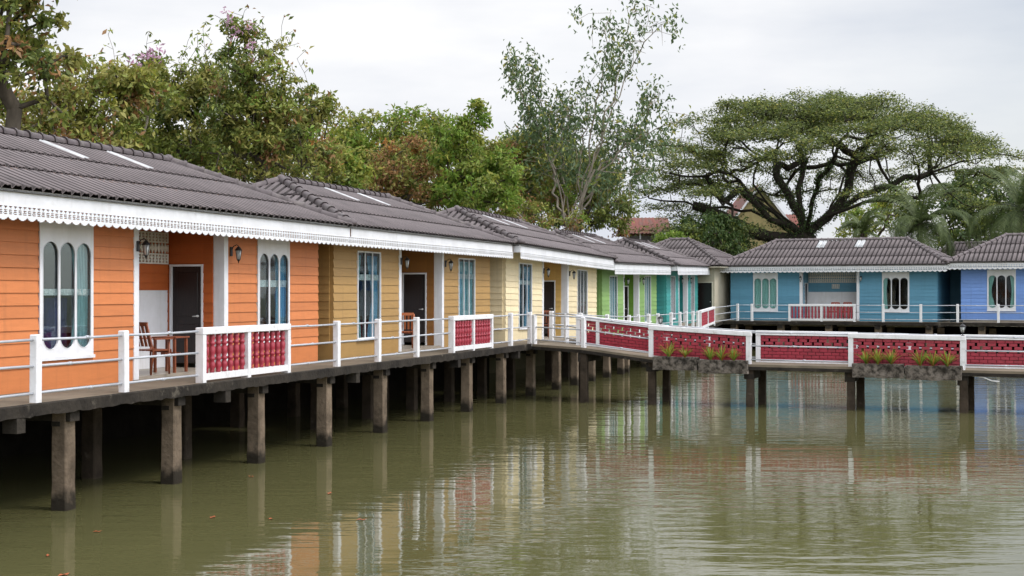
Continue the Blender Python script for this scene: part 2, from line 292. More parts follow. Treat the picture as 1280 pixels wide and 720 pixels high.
# ------------------------------------------------------------------ roof pieces
RIB = .235
def rib(s):  # corrugation profile
    d = abs(((s / RIB) % 1.0) - .5) * RIB      # distance from the groove
    t = min(1, d / .058); t = t * t * (3 - 2 * t)
    return .062 * t - .014 * max(0, d - .062) / .055
def roof_meshes(W, D, H, a, hole=()):
    """hip roof over W x D (eave rectangle), ridge height H over eave, hips run a along the ridge; local origin = front-left eave corner"""
    mb = MB(); half = D / 2
    def plane(length, run, clip_a, org, du, dv):
        sl = math.hypot(run, H); N = 10; cols = int(round(length / RIB)) * N; RB = length / (cols / N); cs = [length * i / cols for i in range(cols + 1)]
        def P(s, v, up):   # v in 0..1 up the slope
            q = Vector(org) + Vector(du) * s + Vector(dv) * (v * run); q.z += v * H
            nrm = Vector((dv[0] * -H / sl, dv[1] * -H / sl, run / sl)); return tuple(q + nrm * up)
        courses = 3
        for c in range(courses):
            v0, v1 = c / courses, (c + 1) / courses
            vs = []; fs = []
            for s in cs:
                vm = min(1, min(s, length - s) / clip_a) if clip_a > 1e-6 else 1
                vs.append(P(s, min(v0 - (.02 if c else .012), vm), .050 + rib(s * RIB / RB))); vs.append(P(s, min(v1 + .01, vm), .004 + rib(s * RIB / RB)))
                vs.append(P(s, min(v0 - (.02 if c else .012), vm), .030 + rib(s * RIB / RB)))
            for i in range(cols):
                b = i * 3
                smid = (cs[i] + cs[i + 1]) / 2
                if min(smid, length - smid) / max(clip_a, 1e-6) <= v0 - .02 and clip_a > 1e-6: continue
                fs.append((b, b + 3, b + 4, b + 1)); fs.append((b + 2, b + 5, b + 3, b))
            mb.add(vs, fs, 0, True)
            k0 = len(mb.m) - len(fs)
            for q_, f_ in enumerate(fs):      # shade of grooves and rib sides painted in as darker faces
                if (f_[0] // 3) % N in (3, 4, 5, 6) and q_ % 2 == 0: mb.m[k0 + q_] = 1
        # deck under tiles
        mb.add([P(0, 0, -.02), P(length, 0, -.02), P(length - clip_a, 1, -.02), P(clip_a, 1, -.02)], [(0, 1, 2, 3)])
    plane(W, half, a, (0, 0, 0), (1, 0, 0), (0, 1, 0))
    plane(W, half, a, (W, D, 0), (-1, 0, 0), (0, -1, 0))
    plane(D, a, half, (0, D, 0), (0, -1, 0), (1, 0, 0))
    plane(D, a, half, (W, 0, 0), (0, 1, 0), (-1, 0, 0))
    roof = mb
    cap = MB()
    def caps(p0, p1, r=.098, step=.36):
        p0, p1 = Vector(p0), Vector(p1); Ln = (p1 - p0).length; k = max(1, int(Ln / step)); d = (p1 - p0) / k; dn = d.normalized()
        side = dn.cross(Vector((0, 0, 1))).normalized(); up = side.cross(dn)
        for i in range(k):
            q = p0 + d * i; j = random.uniform(-.006, .006)
            vs = []; fs = []; rings = [(0, r * 1.2), (.13, r * 1.2), (.16, r * .98), (1.06, r * .90)]
            for t, rr in rings:
                for m in range(9):
                    an = -.25 + (PI + .5) * m / 8
                    vs.append(q + d * t + side * (math.cos(an) * rr + j) + up * (math.sin(an) * rr - .035))
            for b in range(3):
                for m in range(8): fs.append((b * 9 + m, b * 9 + m + 1, (b + 1) * 9 + m + 1, (b + 1) * 9 + m))
            fs.append(tuple(range(9)))
            cap.add(vs, fs, 0, True)
    up = .106
    e = [(0, 0, up), (W, 0, up), (W, D, up), (0, D, up)]; r0, r1 = (a, half, H + up), (W - a, half, H + up)
    caps(e[0], r0); caps(e[1], r1); caps(e[2], r1); caps(e[3], r0); caps(r0, r1)
    for q in (r0, r1, e[0], e[1]):
        cap.lathe([(.001, -.06), (.10, -.05), (.115, 0), (.09, .05), (.045, .08), (.001, .09)], q, 10)
    return roof, cap
def skylight_mb(x0, nr, W, half, H, v0=.672, v1=.975):
    RB = W / round(W / RIB); x0 = round(x0 / RB) * RB + RB * .5 + .004; w = nr * RB - .008; mb = MB(); sl = math.hypot(half, H); nrm = Vector((0, -H / sl, half / sl)); vs = []; fs = []; k = 10 * nr
    for i in range(k + 1):
        s = x0 + w * i / k
        for v in (v0, v1):
            q = Vector((s, v * half, v * H)) + nrm * ((.058 if v == v0 else .018) + rib(s * RIB / RB)); vs.append(tuple(q))
    for i in range(k): fs.append((2 * i, 2 * i + 2, 2 * i + 3, 2 * i + 1))
    n0 = len(vs)
    for i in range(k + 1): q = Vector(vs[2 * i]) - nrm * .03; vs.append(tuple(q))
    for i in range(k): fs.append((n0 + i, n0 + i + 1, 2 * i + 2, 2 * i))
    mb.add(vs, fs, 0, True); return mb
# lace trim: cut-out pattern cell ('#' solid)
LCELL = ["############", "#....##....#", "##..####..##", "###.####.###", "############",
         "#....##....#", "#.######.###", "#....##....#", "###.##.#####", "#....##....#", "############",
         "############", "############", ".##########.", "..########..", "....####...."]
LCELL2 = ["############", "############", "############", "#....##....#", "##..####..##", "###.####.###", "############", "############",
         "#.....#....#", "#.#####.####", "#.....#....#", "####..###..#", "#.....#....#", "############", "############", "############",
         "############", ".##########.", "..########..", "...######...", "....####...."]
def bitmap_mb(rows, cw, ch, nrep, T):
    V = []; Fc = []; idx = {}
    wd = len(rows[0]) * nrep
    def vid(i, j):
        if (i, j) not in idx: idx[(i, j)] = len(V); V.append(T(i * cw, -j * ch))
        return idx[(i, j)]
    for j, r in enumerate(rows):
        for i in range(wd):
            if r[i % len(r)] == '#': Fc.append((vid(i, j + 1), vid(i + 1, j + 1), vid(i + 1, j), vid(i, j)))
    mb = MB(); mb.add(V, Fc); return mb
def solidify(o, t): m = o.modifiers.new('thickness', 'SOLIDIFY'); m.thickness = t; m.offset = 0; return o

def stadium(cx, z0, z1, w, n=10):
    r = w / 2; pts = []
    for i in range(n + 1): a = PI * i / n; pts.append((cx + r * math.cos(a), z1 - r + r * math.sin(a)))
    for i in range(n + 1): a = PI + PI * i / n; pts.append((cx + r * math.cos(a), z0 + r + r * math.sin(a)))
    return pts
def panel_with_holes(mb, rect, holes, y0, y1):
    x0, x1, z0, z1 = rect; out = [(x0, z0), (x1, z0), (x1, z1), (x0, z1)]
    loops = [[Vector((x, z, 0)) for x, z in out]] + [[Vector((x, z, 0)) for x, z in h] for h in holes]
    fl = [p for l in loops for p in l]; tr = tessellate_polygon(loops)
    mb.add([(p.x, y0, p.y) for p in fl], [tuple(t) for t in tr]); mb.add([(p.x, y1, p.y) for p in fl], [tuple(t) for t in tr])
    for l in loops:
        n = len(l); mb.add([(p.x, y0, p.y) for p in l] + [(p.x, y1, p.y) for p in l], [(i, (i + 1) % n, n + (i + 1) % n, n + i) for i in range(n)])
def curtain_mb(x0, x1, z0, z1, y, folds=None, gather=0, side=1):
    folds = folds or max(3, int((x1 - x0) / .09)); k = folds * 6; m = 8; vs = []; fs = []
    ph = random.uniform(0, 6)
    for i in range(k + 1):
        for j in range(m + 1):
            v = j / m; w = 1 - gather * math.sin(PI * min(1, v * 1.0)) ** 2
            u = i / k
            x = (x0 + (x1 - x0) * u * w) if side > 0 else (x1 - (x1 - x0) * (1 - u) * w)
            vs.append((x, y + .022 * math.sin(u * folds * 2 * PI + ph) + .006 * math.sin(u * 31 + v * 4), z1 + (z0 - z1) * v))
    for i in range(k):
        for j in range(m): a = i * (m + 1) + j; fs.append((a, a + m + 1, a + m + 2, a + 1))
    mb = MB(); mb.add(vs, fs, 0, True); return mb
def lamp(parent, x, y, z, face=(0, -1)):
    """carriage lamp on a bracket"""
    mb = MB(); fx, fy = face
    mb.box(x - .035, x + .035, y - .03 if fy else y - .035, y, z - .02, z + .16, ch=.008)
    c = (x, y - .17)
    mb.tube([(x, y - .02, z + .09), (x, y - .06, z + .17), (x, y - .13, z + .20), (x, y - .17, z + .17)], .009, 6)
    mb.lathe([(.01, .17), (.03, .155), (.075, .10), (.08, .09), (.06, .088)], (c[0], c[1], z), 8)
    mb.lathe([(.028, -.10), (.035, -.085), (.012, -.13), (.004, -.16)][::-1], (c[0], c[1], z), 8)
    for k in range(4):
        a = PI / 4 + k * PI / 2
        mb.tube([(c[0] + .06 * math.cos(a), c[1] + .06 * math.sin(a), z + .09), (c[0] + .034 * math.cos(a), c[1] + .034 * math.sin(a), z - .09)], .005, 4)
    o = mb.build('wall_lamp', METAL, parent)
    g = MB(); g.lathe([(.030, -.088), (.054, .085)], (c[0], c[1], z), 8); g.build('lamp_glass', LGLASS, o)

# ------------------------------------------------------------------ cottage builder (local: x along the front, y inwards, z up from deck level)
CL, CD = 11.2, 5.6
ROOF_CACHE = {}
WINS = ((1.3, 2.7), (8.35, 9.77))
def cottage(name, label, origin, ang, color_mat, dark_mat, style, zoff=0., tilt=0., over=.4, curtains=(0, 1), low=False, skyw=.26, xl=0., key_gap=0, grp='single-storey cottages round the pond'):
    c = empty(name, (origin[0], origin[1], 1.6 + zoff), (0, 0, 0))
    c.rotation_euler = (Matrix.Rotation(ang, 3, 'Z') @ Matrix.Rotation(tilt, 3, 'Y')).to_euler()
    tag(c, label, 'cottage', grp)
    PX0, PX1, PD = 4.05, 7.0, 1.18
    arch = style == 'arch'
    wz0, wz1 = (.47, 2.60) if arch else (.40, 2.49)
    BH = .19; Z0 = .36; ZT = 2.98
    def boards(mb, x0, x1, z0, z1, along='x', y=0, sgn=-1):
        z = Z0
        while z < z1 - .001:
            a, b = max(z, z0), min(z + BH, z1)
            if b > a + .004:
                ya = y + sgn * .036; yb = y + sgn * .016; yi = y - sgn * .07
                j = random.uniform(-.001, .001)
                if along == 'x':
                    vs = [(x0, ya + j, a), (x1, ya + j, a), (x1, yb + j, b), (x0, yb + j, b), (x0, yi, a), (x1, yi, a), (x1, yi, b), (x0, yi, b)]
                else:
                    vs = [(ya + j, x0, a), (ya + j, x1, a), (yb + j, x1, b), (yb + j, x0, b), (yi, x0, a), (yi, x1, a), (yi, x1, b), (yi, x0, b)]
                mb.add(vs, [(0, 1, 2, 3), (0, 4, 5, 1), (4, 7, 6, 5), (0, 3, 7, 4), (1, 5, 6, 2), (3, 2, 6, 7)])
            z += BH
    fr = MB()
    for (x0, x1, holes) in ((0, PX0 - .15, [WINS[0]]), (PX1 + .15, CL, [WINS[1]])):
        h0, h1 = holes[0]
        boards(fr, x0, h0, Z0, ZT); boards(fr, h1, x1, Z0, ZT); boards(fr, h0, h1, Z0, wz0); boards(fr, h0, h1, wz1, ZT)
        fr.box(x0, x1, -.016, .07, -.02, Z0 - .002)
    boards(fr, PX0 - .15, PX1 + .15, 2.62, ZT)          # lintel over porch
    fr.build('front_wall', color_mat, c)
    # side walls and back
    for nm, xx, sg in (('side_wall', 0, -1), ('side_wall', CL, 1)):
        sb = MB(); boards(sb, .07, CD - .002, Z0, ZT, 'y', xx, sg); sb.box(min(xx, xx - sg * .07) , max(xx, xx - sg * .07), .07, CD - .002, -.02, Z0 - .002); sb.build(nm, color_mat, c)
    bk = MB(); boards(bk, .08, CL - .08, Z0, ZT, 'x', CD, 1); bk.box(.08, CL - .08, CD - .07, CD, -.02, Z0 - .002); bk.build('back_wall', color_mat, c)
    # porch inner walls (left with a door, back, right with a door)
    dz0, dz1 = .14, 2.05; d0, d1 = .40, 1.13
    for xx, sg in ((PX0, 1), (PX1, -1)):
        pw = MB()
        y_in = .20
        boards(pw, y_in, d0, .07, ZT, 'y', xx, sg); boards(pw, d1, PD, .07, ZT, 'y', xx, sg); boards(pw, d0, d1, dz1, ZT, 'y', xx, sg)
        pw.box(min(xx, xx - sg * .07), max(xx, xx - sg * .07), y_in, d0, .06, Z0)
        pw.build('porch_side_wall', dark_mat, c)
        xf = xx + sg * .0
        dr = MB(); a, b = sorted((xf - sg * .05, xf - sg * .01))
        dr.box(a, b, d0 + .04, d1 - .04, dz0, dz1 - .04)
        a2, b2 = sorted((xf - sg * .012, xf + sg * .004))
        for q0, q1 in ((dz0 + .12, dz0 + .75), (dz0 + .9, dz0 + 1.75)): dr.box(a2, b2, d0 + .14, d1 - .14, q0, q1, ch=.006)
        do = dr.build('door', DARKW, c)
        hb = MB(); yh = d0 + .12
        hb.tube([(xf, yh, 1.05), (xf + sg * .045, yh, 1.05)], .022, 8); hb.tube([(xf + sg * .045, yh - .01, 1.05), (xf + sg * .05, yh + .10, 1.045)], .012, 6); hb.build('handle', STEEL, do)
        fb = MB(); a, b = sorted((xf - sg * .06, xf + sg * .045))
        fb.box(a, b, d0, d0 + .04, .06, dz1); fb.box(a, b, d1 - .04, d1, .06, dz1); fb.box(a, b, d0 + .04, d1 - .04, dz1 - .04, dz1); fb.build('door_frame', WHITE, do)
    bw = MB(); bw.box(PX0 - .05, PX1 + .05, PD, PD + .08, .06, 1.55); bw.build('porch_back_wall', WHITE, c)
    bw = MB(); boards(bw, PX0 - .05, PX1 + .05, 1.552, ZT, 'x', PD + .012, -1); bw.build('porch_back_siding', dark_mat, c)
    # fretwork vent
    VC = ["############", "#...###...##", "#.#######.##", "#...###...##", "###.###.####", "#...###...##", "############", "#.....#.....", "##...###...#", "###.#####.##", "############",
          "###.#####.##", "##...###...#", "#.....#.....", "############", "#...###...##", "#.#######.##", "#...###...##", "###.###.####", "#...###...##", "############"]
    vb = bitmap_mb(VC, .0195, .029, 12, lambda a, b: (PX0 + .06 + a, PD - .045, 2.66 + b)); vo = solidify(vb.build('vent_panel', VENTW, c), .02)
    vb = bitmap_mb(VC[:11], .0175, .022, 2, lambda a, b: (PX0 + 1.35 + a, PD - .045, 1.98 + b)); solidify(vb.build('vent_panel', VENTW, c), .02)
    # columns
    for x0, x1 in ((PX0 - .15, PX0), (PX1, PX1 + .15)):
        cb = MB(); cb.box(x0, x1, -.045, .20, 0.004, 2.9, ch=.008); cb.build('column', WHITE, c)
    # floor slab
    fb = MB(); fb.box(.08, CL - .08, .02, CD - .08, -.32, .055); fb.box(PX0 + .002, PX1 - .002, -.02, .02, -.3, .055); fb.build('floor', [TILE], c)
    # windows
    for wi, (x0, x1) in enumerate(WINS):
        wm = MB(); w = x1 - x0
        if arch:
            pw = (w - .10) / 3; holes = [stadium(x0 + .05 + pw * (k + .5), wz0 + .15, wz1 - .30, pw - .042) for k in range(3)]
            panel_with_holes(wm, (x0, x1, wz0, wz1), holes, -.05, -.03)
            for hx in holes:   # raised bead round every opening
                n = len(hx); vs = []; cx = sum(p[0] for p in hx) / n; 
                for (x, z) in hx: vs.append((x, -.052, z))
                cz0 = min(p[1] for p in hx); cz1 = max(p[1] for p in hx)
                wm.tube([(x, -.052, z) for x, z in hx] + [(hx[0][0], -.052, hx[0][1])], .007, 5, cap=False)
            wm.box(x0 - .015, x1 + .015, -.075, -.052, wz0 - .02, wz0 + .03)
        else:
            t = .036
            wm.box(x0, x0 + t, -.05, -.01, wz0, wz1); wm.box(x1 - t, x1, -.05, -.01, wz0, wz1); wm.box(x0 + t, x1 - t, -.05, -.01, wz0, wz0 + t); wm.box(x0 + t, x1 - t, -.05, -.01, wz1 - t, wz1)
            iw = w - 2 * t
            for k in (1, 2):
                xm = x0 + t + iw * k / 3; wm.box(xm - .024, xm - .004, -.040, -.014, wz0 + t, wz1 - t); wm.box(xm + .006, xm + .022, -.034, -.012, wz0 + t, wz1 - t)
            wm.box(x0 - .03, x1 + .03, -.085, -.052, wz0 - .035, wz0 + .01)
        wo = wm.build('window', WHITE, c)
        gb = MB(); gb.box(x0 + .03, x1 - .03, -.026 if arch else -.009, -.022 if arch else -.005, wz0 + .03, wz1 - .03); gb.build('glass', GLASS, wo)
        st = curtains[wi]; zc = (wz0 + .02, wz1 - .1)
        if st == 'full': curtain_mb(x0, x1, *zc, .055).build('curtain', CURL if arch else CURT, wo)
        elif st == 'pattern': curtain_mb(x0, x1, *zc, .055).build('curtain', CURP, wo)
        elif st == 'navy':
            curtain_mb(x1 - .46, x1, *zc, .055, 5, .25, -1).build('curtain', CURT, wo)
            curtain_mb(x0 + .02, x1 - .35, wz0, 1.42, .22, 10).build('bed_cloth', NAVY, wo)
            curtain_mb(x0, x1, 1.46, 1.56, .025, 12).build('lace_valance', LACE, wo)
        elif st == 'side':
            curtain_mb(x1 - .5, x1, *zc, .055, 5, .1, -1).build('curtain', CURB if arch else CURT, wo)
            curtain_mb(x0, x0 + .30, *zc, .055, 4, .3).build('curtain', CURT, wo)
            curtain_mb(x0, x1, 1.62, 1.76, .025, 12).build('lace_valance', LACE, wo)
        elif st == 'lacefull':
            curtain_mb(x0, x1, *zc, .055).build('curtain', CURT, wo); curtain_mb(x0, x1, 1.90, 2.04, .025, 12).build('lace_valance', LACE, wo)
        elif st == 'swag':
            curtain_mb(x1 - .62, x1, *zc, .055, 7, .45, -1).build('curtain', CURB, wo); curtain_mb(x0, x0 + .42, *zc, .055, 5, .45).build('curtain', CURT, wo)
            curtain_mb(x0, x1, 1.80, 1.94, .025, 12).build('lace_valance', LACE, wo)
        elif st == 'left':
            curtain_mb(x0, x0 + .28, *zc, .055, 4, .2).build('curtain', CURL, wo)
        elif st == 'both':
            curtain_mb(x0, x0 + .40, *zc, .055, 5, .5).build('curtain', CURL, wo); curtain_mb(x1 - .30, x1, *zc, .055, 4, .3, -1).build('curtain', CURL, wo)
    # inside: partitions keep rooms dark
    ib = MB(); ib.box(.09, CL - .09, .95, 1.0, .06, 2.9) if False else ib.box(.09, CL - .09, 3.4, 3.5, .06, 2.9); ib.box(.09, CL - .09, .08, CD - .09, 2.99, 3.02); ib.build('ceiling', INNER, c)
    # fascia, lace, soffit
    ey = -.60; ex0, ex1 = -over - xl, CL + over
    fb = MB(); fb.box(ex0, ex1, ey - .02, ey + .02, 2.735 if over < .5 else 2.84, 2.955); fb.box(ex0 + .02, ex0 + .05, ey + .021, CD + .6, 2.735, 2.94); fb.box(ex1 - .05, ex1 - .02, ey + .021, CD + .6, 2.735, 2.94)
    fb.box(ex0 + .06, ex1 - .06, ey + .021, CD + .58, 2.965, 2.985)
    fb.build('fascia', WHITE, c)
    nrep = int(round((ex1 - ex0) / (.215 if over < .5 else .25))); cw = (ex1 - ex0) / nrep / 12
    lb = bitmap_mb(LCELL if over < .5 else LCELL2, cw, .0132 if over < .5 else .0132, nrep, lambda a, b: (ex0 + a, ey - .028, (2.745 if over < .5 else 2.875) + b)); solidify(lb.build('lace_trim', WHITE, c), .012)
    # roof
    W = ex1 - ex0 + (.0 if over < .5 else .1); D = 2 * 3.06; H = 1.27 if over < .5 else 1.44; off = (W - (ex1 - ex0)) / 2
    key = round(W, 2)
    if key not in ROOF_CACHE:
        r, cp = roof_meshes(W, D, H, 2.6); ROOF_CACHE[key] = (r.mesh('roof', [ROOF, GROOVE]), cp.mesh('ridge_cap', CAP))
    rm, cm = ROOF_CACHE[key]
    ro = link('roof', rm, c, (ex0 - off, ey - .06, 2.955)); link('ridge_cap', cm, ro)
    for sxx in (W / 2 + xl / 2 - 1.25, W / 2 + xl / 2 + .75): skylight_mb(sxx, 2 if skyw > .3 else 1, W, D / 2, H).build('skylight', SKYL, ro)
    # lamps
    lamp(c, PX0 - .06, -.045, 2.23); lamp(c, PX1 + .26, -.035, 2.23)
    if low or key_gap:
        gw = key_gap or .8; gp = MB(); boards(gp, CL + .004, CL + gw - .004, .36, ZT, 'x', 1.6 if low else 4.2, -1); gp.box(CL + .004, CL + gw - .004, 1.6 if low else 4.2, 1.67 if low else 4.27, -.1, .358); gp.build('added_gap_screen', dark_mat, c)  # boards added to shut out sky light and keep the gap dark
    # down pipe at the joint between roofs
    if low:
        dp = MB(); dp.tube([(CL + over, ey + .0, 2.93), (CL + over, ey, 2.62)], .035, 8); dp.build('downpipe', mat('rusty_pipe', (.09, .05, .035), .7), c)
    return c
def sc_(c, k): return tuple(v * k for v in c)
COLS = dict(orange=(.55, .190, .064), khaki=(.37, .225, .078), cream=(.74, .63, .40), green=(.22, .37, .12), teal=(.055, .30, .28), blue=(.10, .27, .38), peri=(.165, .30, .64))
M = {k: siding(k + '_siding', v) for k, v in COLS.items()}
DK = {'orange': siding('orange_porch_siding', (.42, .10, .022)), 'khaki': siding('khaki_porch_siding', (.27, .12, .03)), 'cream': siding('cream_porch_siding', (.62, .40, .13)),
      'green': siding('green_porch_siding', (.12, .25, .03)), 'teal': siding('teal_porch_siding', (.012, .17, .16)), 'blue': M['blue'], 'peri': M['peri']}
def left_corner(right, th): t = math.radians(th); return (right[0] - CL * math.sin(t), right[1] - CL * math.cos(t)), PI / 2 - t
ROW = {}
for key, right, th, zl, zr in (('orange', (-4.30, 30.9), 17.5, 0, 0), ('khaki', (-.69, 42.34), 17.5, 0, 0), ('cream', (3.22, 53.76), 17.9, -.01, -.17), ('green', (6.72, 65.3), 16.75, -.32, -.2), ('teal', (10.2, 77.0), 15.1, -.2, -.05)):
    o, a = left_corner(right, th); ROW[key] = (o, right, zl, zr, a)
def tl(key): return -math.atan2(ROW[key][3] - ROW[key][2], CL)
cot = {}
cot['orange'] = cottage('cottage', 'orange clapboard cottage with arched white windows, nearest in the row', ROW['orange'][0], ROW['orange'][4], M['orange'], DK['orange'], 'arch', 0, 0, curtains=('navy', 'side'), low=True, xl=.9)
cot['khaki'] = cottage('cottage', 'mustard brown clapboard cottage between the orange and the cream one', ROW['khaki'][0], ROW['khaki'][4], M['khaki'], DK['khaki'], 'rect', 0, 0, curtains=('swag', 'lacefull'), low=True)
cot['cream'] = cottage('cottage', 'cream yellow clapboard cottage where the footbridge leaves the row', ROW['cream'][0], ROW['cream'][4], M['cream'], DK['cream'], 'rect', ROW['cream'][2], tl('cream'), curtains=('swag', 'pattern'))
cot['green'] = cottage('cottage', 'leaf green clapboard cottage behind the footbridge', ROW['green'][0], ROW['green'][4], M['green'], DK['green'], 'rect', ROW['green'][2], tl('green'), curtains=('full', 'full'))
cot['teal'] = cottage('cottage', 'turquoise clapboard cottage at the far end of the left row', ROW['teal'][0], ROW['teal'][4], M['teal'], DK['teal'], 'rect', ROW['teal'][2], tl('teal'), curtains=('pattern', 'pattern'))
BR = Vector((22.3, 73.4)); BL = BR - BD * CL
cot['blue'] = cottage('cottage', 'teal blue clapboard cottage facing the viewer across the pond', BL, -math.radians(26), M['blue'], M['blue'], 'arch', 0, 0, .6, curtains=('full', 'left'), skyw=.5, key_gap=1.2)
PL = BR + BD * 1.2
cot['peri'] = cottage('cottage', 'periwinkle blue clapboard cottage cut off by the right edge of the photo', PL, -math.radians(26), M['peri'], M['peri'], 'arch', .1, 0, .6, curtains=('both', 'left'), skyw=.5)

# corner utility house, beige, with dark door
uc = Vector((11.15, 77.1)); 
u = empty('corner_house', (uc.x, uc.y, 1.5), (0, 0, -math.radians(26))); tag(u, 'small beige rendered house with dark door in the corner of the pond', 'house')
mb = MB(); mb.box(-6, 0, 0, .12, 0, 3.05); mb.box(-.12, 0, .121, 5.5, 0, 3.05); mb.box(-6, -5.88, .121, 5.5, 0, 3.05); mb.box(-5.87, -.121, 5.38, 5.5, 0, 3.05); mb.build('wall', BEIGE, u)
mb = MB(); mb.box(-.98, -.14, -.03, -.002, .1, 2.15); do = mb.build('door', DARKW, u)
mb = MB(); mb.box(-1.04, -.981, -.05, -.001, .05, 2.21); mb.box(-.139, -.08, -.05, -.001, .05, 2.21); mb.box(-.98, -.14, -.05, -.001, 2.152, 2.21); mb.build('door_frame', CREAMW, do)
mb = MB(); mb.tube([(-.22, -.03, 1.1), (-.22, -.08, 1.1)], .022); mb.build('handle', STEEL, do)
mb = MB(); mb.box(-6.5, .5, -.5, 6.0, 2.98, 3.06); mb.build('eave_board', CREAMW, u)
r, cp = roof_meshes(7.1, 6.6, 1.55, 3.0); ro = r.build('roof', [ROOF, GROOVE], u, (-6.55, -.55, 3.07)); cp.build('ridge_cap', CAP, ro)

# ------------------------------------------------------------------ boardwalk
EW = 1.5
def row_t(x, w=EW):     # distance along the row (from c1 corner) where the line offset w crosses image column x
    r = (x - 640) / F; p = C1 + RN * w
    return (r * p.y - p.x) / (RD.x - r * RD.y)
def edge_pt(x, w=EW): t = row_t(x, w); return rowp(t, w)
JN = edge_pt(689)
far_edge = [(Vector((8.9, 66.0)), 1.33), (Vector((10.6, 73.5)), 1.45), (Vector((11.9, 76.8)), 1.55)]
BW0 = BL + BI * -1.5; BW1 = BR + BI * -1.5 + BD * 16
E0 = rowp(-30, EW)
edge = [(E0, 1.6), (rowp(-12, EW), 1.6), (rowp(0, EW), 1.6), (JN, 1.6), (Vector((4.83, 54.0)), 1.33), (Vector((8.9, 66.0)), 1.33), (Vector((10.6, 73.5)), 1.45), (BW0, 1.56), (BR + BI * -1.5, 1.58), (BW1, 1.62)]
inner = [rowp(-30, -.06), rowp(-12, -.06), rowp(0, -.06), Vector((-.25, 43.5)), Vector((3.2, 53.9)), Vector((6.9, 65.6)), Vector((9.3, 74.5)), BL + BI * .06, BR + BI * .06, BW1 + BI * 1.56]
bwk = empty('boardwalk', (E0.x, E0.y, 0)); tag(bwk, 'concrete boardwalk on square piles running along all the cottages', 'boardwalk')
O = Vector((E0.x, E0.y, 0))
mb = MB(); vs = []; n = len(edge)
for (p, z), q in zip(edge, inner):
    vs += [Vector((p.x, p.y, z)) - O, Vector((q.x, q.y, z)) - O, Vector((p.x, p.y, z - .17)) - O, Vector((q.x, q.y, z - .17)) - O]
for i in range(n - 1):
    a = 4 * i; b = a + 4
    mb.add([vs[a], vs[b], vs[b + 1], vs[a + 1]], [(0, 1, 2, 3)], 0)
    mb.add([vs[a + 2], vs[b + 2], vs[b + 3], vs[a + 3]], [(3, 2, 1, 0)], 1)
    # ragged front edge
    p0, p1 = vs[a], vs[b]; Ln = (p1 - p0).length; k = max(2, int(Ln / .12)); ev = []; 
    for j in range(k + 1):
        q = p0.lerp(p1, j / k); d = (p1 - p0).normalized(); nn = Vector((d.y, -d.x, 0)) * (.015 + random.uniform(0, .018))
        ev += [q + Vector((0, 0, .001)), q + nn + Vector((0, 0, -.02)), q + nn * random.uniform(.6, 1.1) + Vector((0, 0, -.16 - random.uniform(0, .03))), q + Vector((0, 0, -.17))]
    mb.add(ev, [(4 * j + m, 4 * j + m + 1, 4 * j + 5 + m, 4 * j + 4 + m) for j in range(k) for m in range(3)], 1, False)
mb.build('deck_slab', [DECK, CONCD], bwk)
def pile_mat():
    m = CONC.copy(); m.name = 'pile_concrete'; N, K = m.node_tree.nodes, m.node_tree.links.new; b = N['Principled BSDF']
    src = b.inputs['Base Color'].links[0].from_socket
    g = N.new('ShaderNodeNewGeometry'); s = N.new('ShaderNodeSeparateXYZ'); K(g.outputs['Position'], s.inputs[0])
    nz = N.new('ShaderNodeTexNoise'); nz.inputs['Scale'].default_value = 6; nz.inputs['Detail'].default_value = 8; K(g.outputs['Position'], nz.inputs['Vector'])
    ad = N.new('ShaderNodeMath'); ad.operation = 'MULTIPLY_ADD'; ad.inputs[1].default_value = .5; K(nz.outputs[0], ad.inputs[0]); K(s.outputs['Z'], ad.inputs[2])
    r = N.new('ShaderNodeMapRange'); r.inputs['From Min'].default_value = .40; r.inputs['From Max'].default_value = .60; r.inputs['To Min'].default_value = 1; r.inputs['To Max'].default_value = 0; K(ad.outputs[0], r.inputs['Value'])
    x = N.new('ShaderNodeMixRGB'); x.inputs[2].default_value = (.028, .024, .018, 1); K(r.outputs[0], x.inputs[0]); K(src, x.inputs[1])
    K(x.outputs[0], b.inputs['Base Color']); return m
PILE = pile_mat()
PILED = mat('brown_and_shaded_pile_concrete', (.060, .046, .034), .9, (.030, .024, .018), 2.5, 8, .5, .8, 16, .05, grime=(.12, .10, .08), gscale=4, glo=.60, ghi=.8)  # dark brown on the bridge; under-deck shade put into colour on inner rows
def rot_T(c, d):
    d = Vector(d).normalized(); nn = Vector((-d.y, d.x))
    return lambda x, y, z: (c[0] + d.x * x + nn.x * y, c[1] + d.y * x + nn.y * y, z)
def pile(parent, O, p, d, ztop, s=.122, name='pile', mt=None):
    mb = MB(); T = rot_T((p.x - O.x, p.y - O.y), d)
    k = 9; prof = []
    for i in range(k + 1):
        z = -.9 + (ztop + .9) * i / k; j = s * (1 + random.uniform(-.03, .03)) * (1.06 if z < .35 else 1); prof.append((z, j))
    vs = []; fs = []
    for z, j in prof:
        c = .14 * j
        for x, y in ((-j + c, -j), (j - c, -j), (j, -j + c), (j, j - c), (j - c, j), (-j + c, j), (-j, j - c), (-j, -j + c)): vs.append(T(x, y, z))
    for i in range(k):
        for m in range(8): fs.append((8 * i + m, 8 * i + (m + 1) % 8, 8 * i + 8 + (m + 1) % 8, 8 * i + 8 + m))
    mb.add(vs, fs); mb.build(name, mt or PILE, parent)
def beam(parent, O, p, q, z0, z1, w=.11, name='beam'):
    mb = MB(); d = q - p; T = rot_T((p.x - O.x, p.y - O.y), d); Ln = d.length
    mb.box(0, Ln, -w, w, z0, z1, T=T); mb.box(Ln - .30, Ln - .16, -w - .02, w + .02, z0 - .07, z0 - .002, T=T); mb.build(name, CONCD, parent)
ts = [-22.7, -19.8, -16.9, -13.9] + [-11.0 + 2.9 * i for i in range(9)]
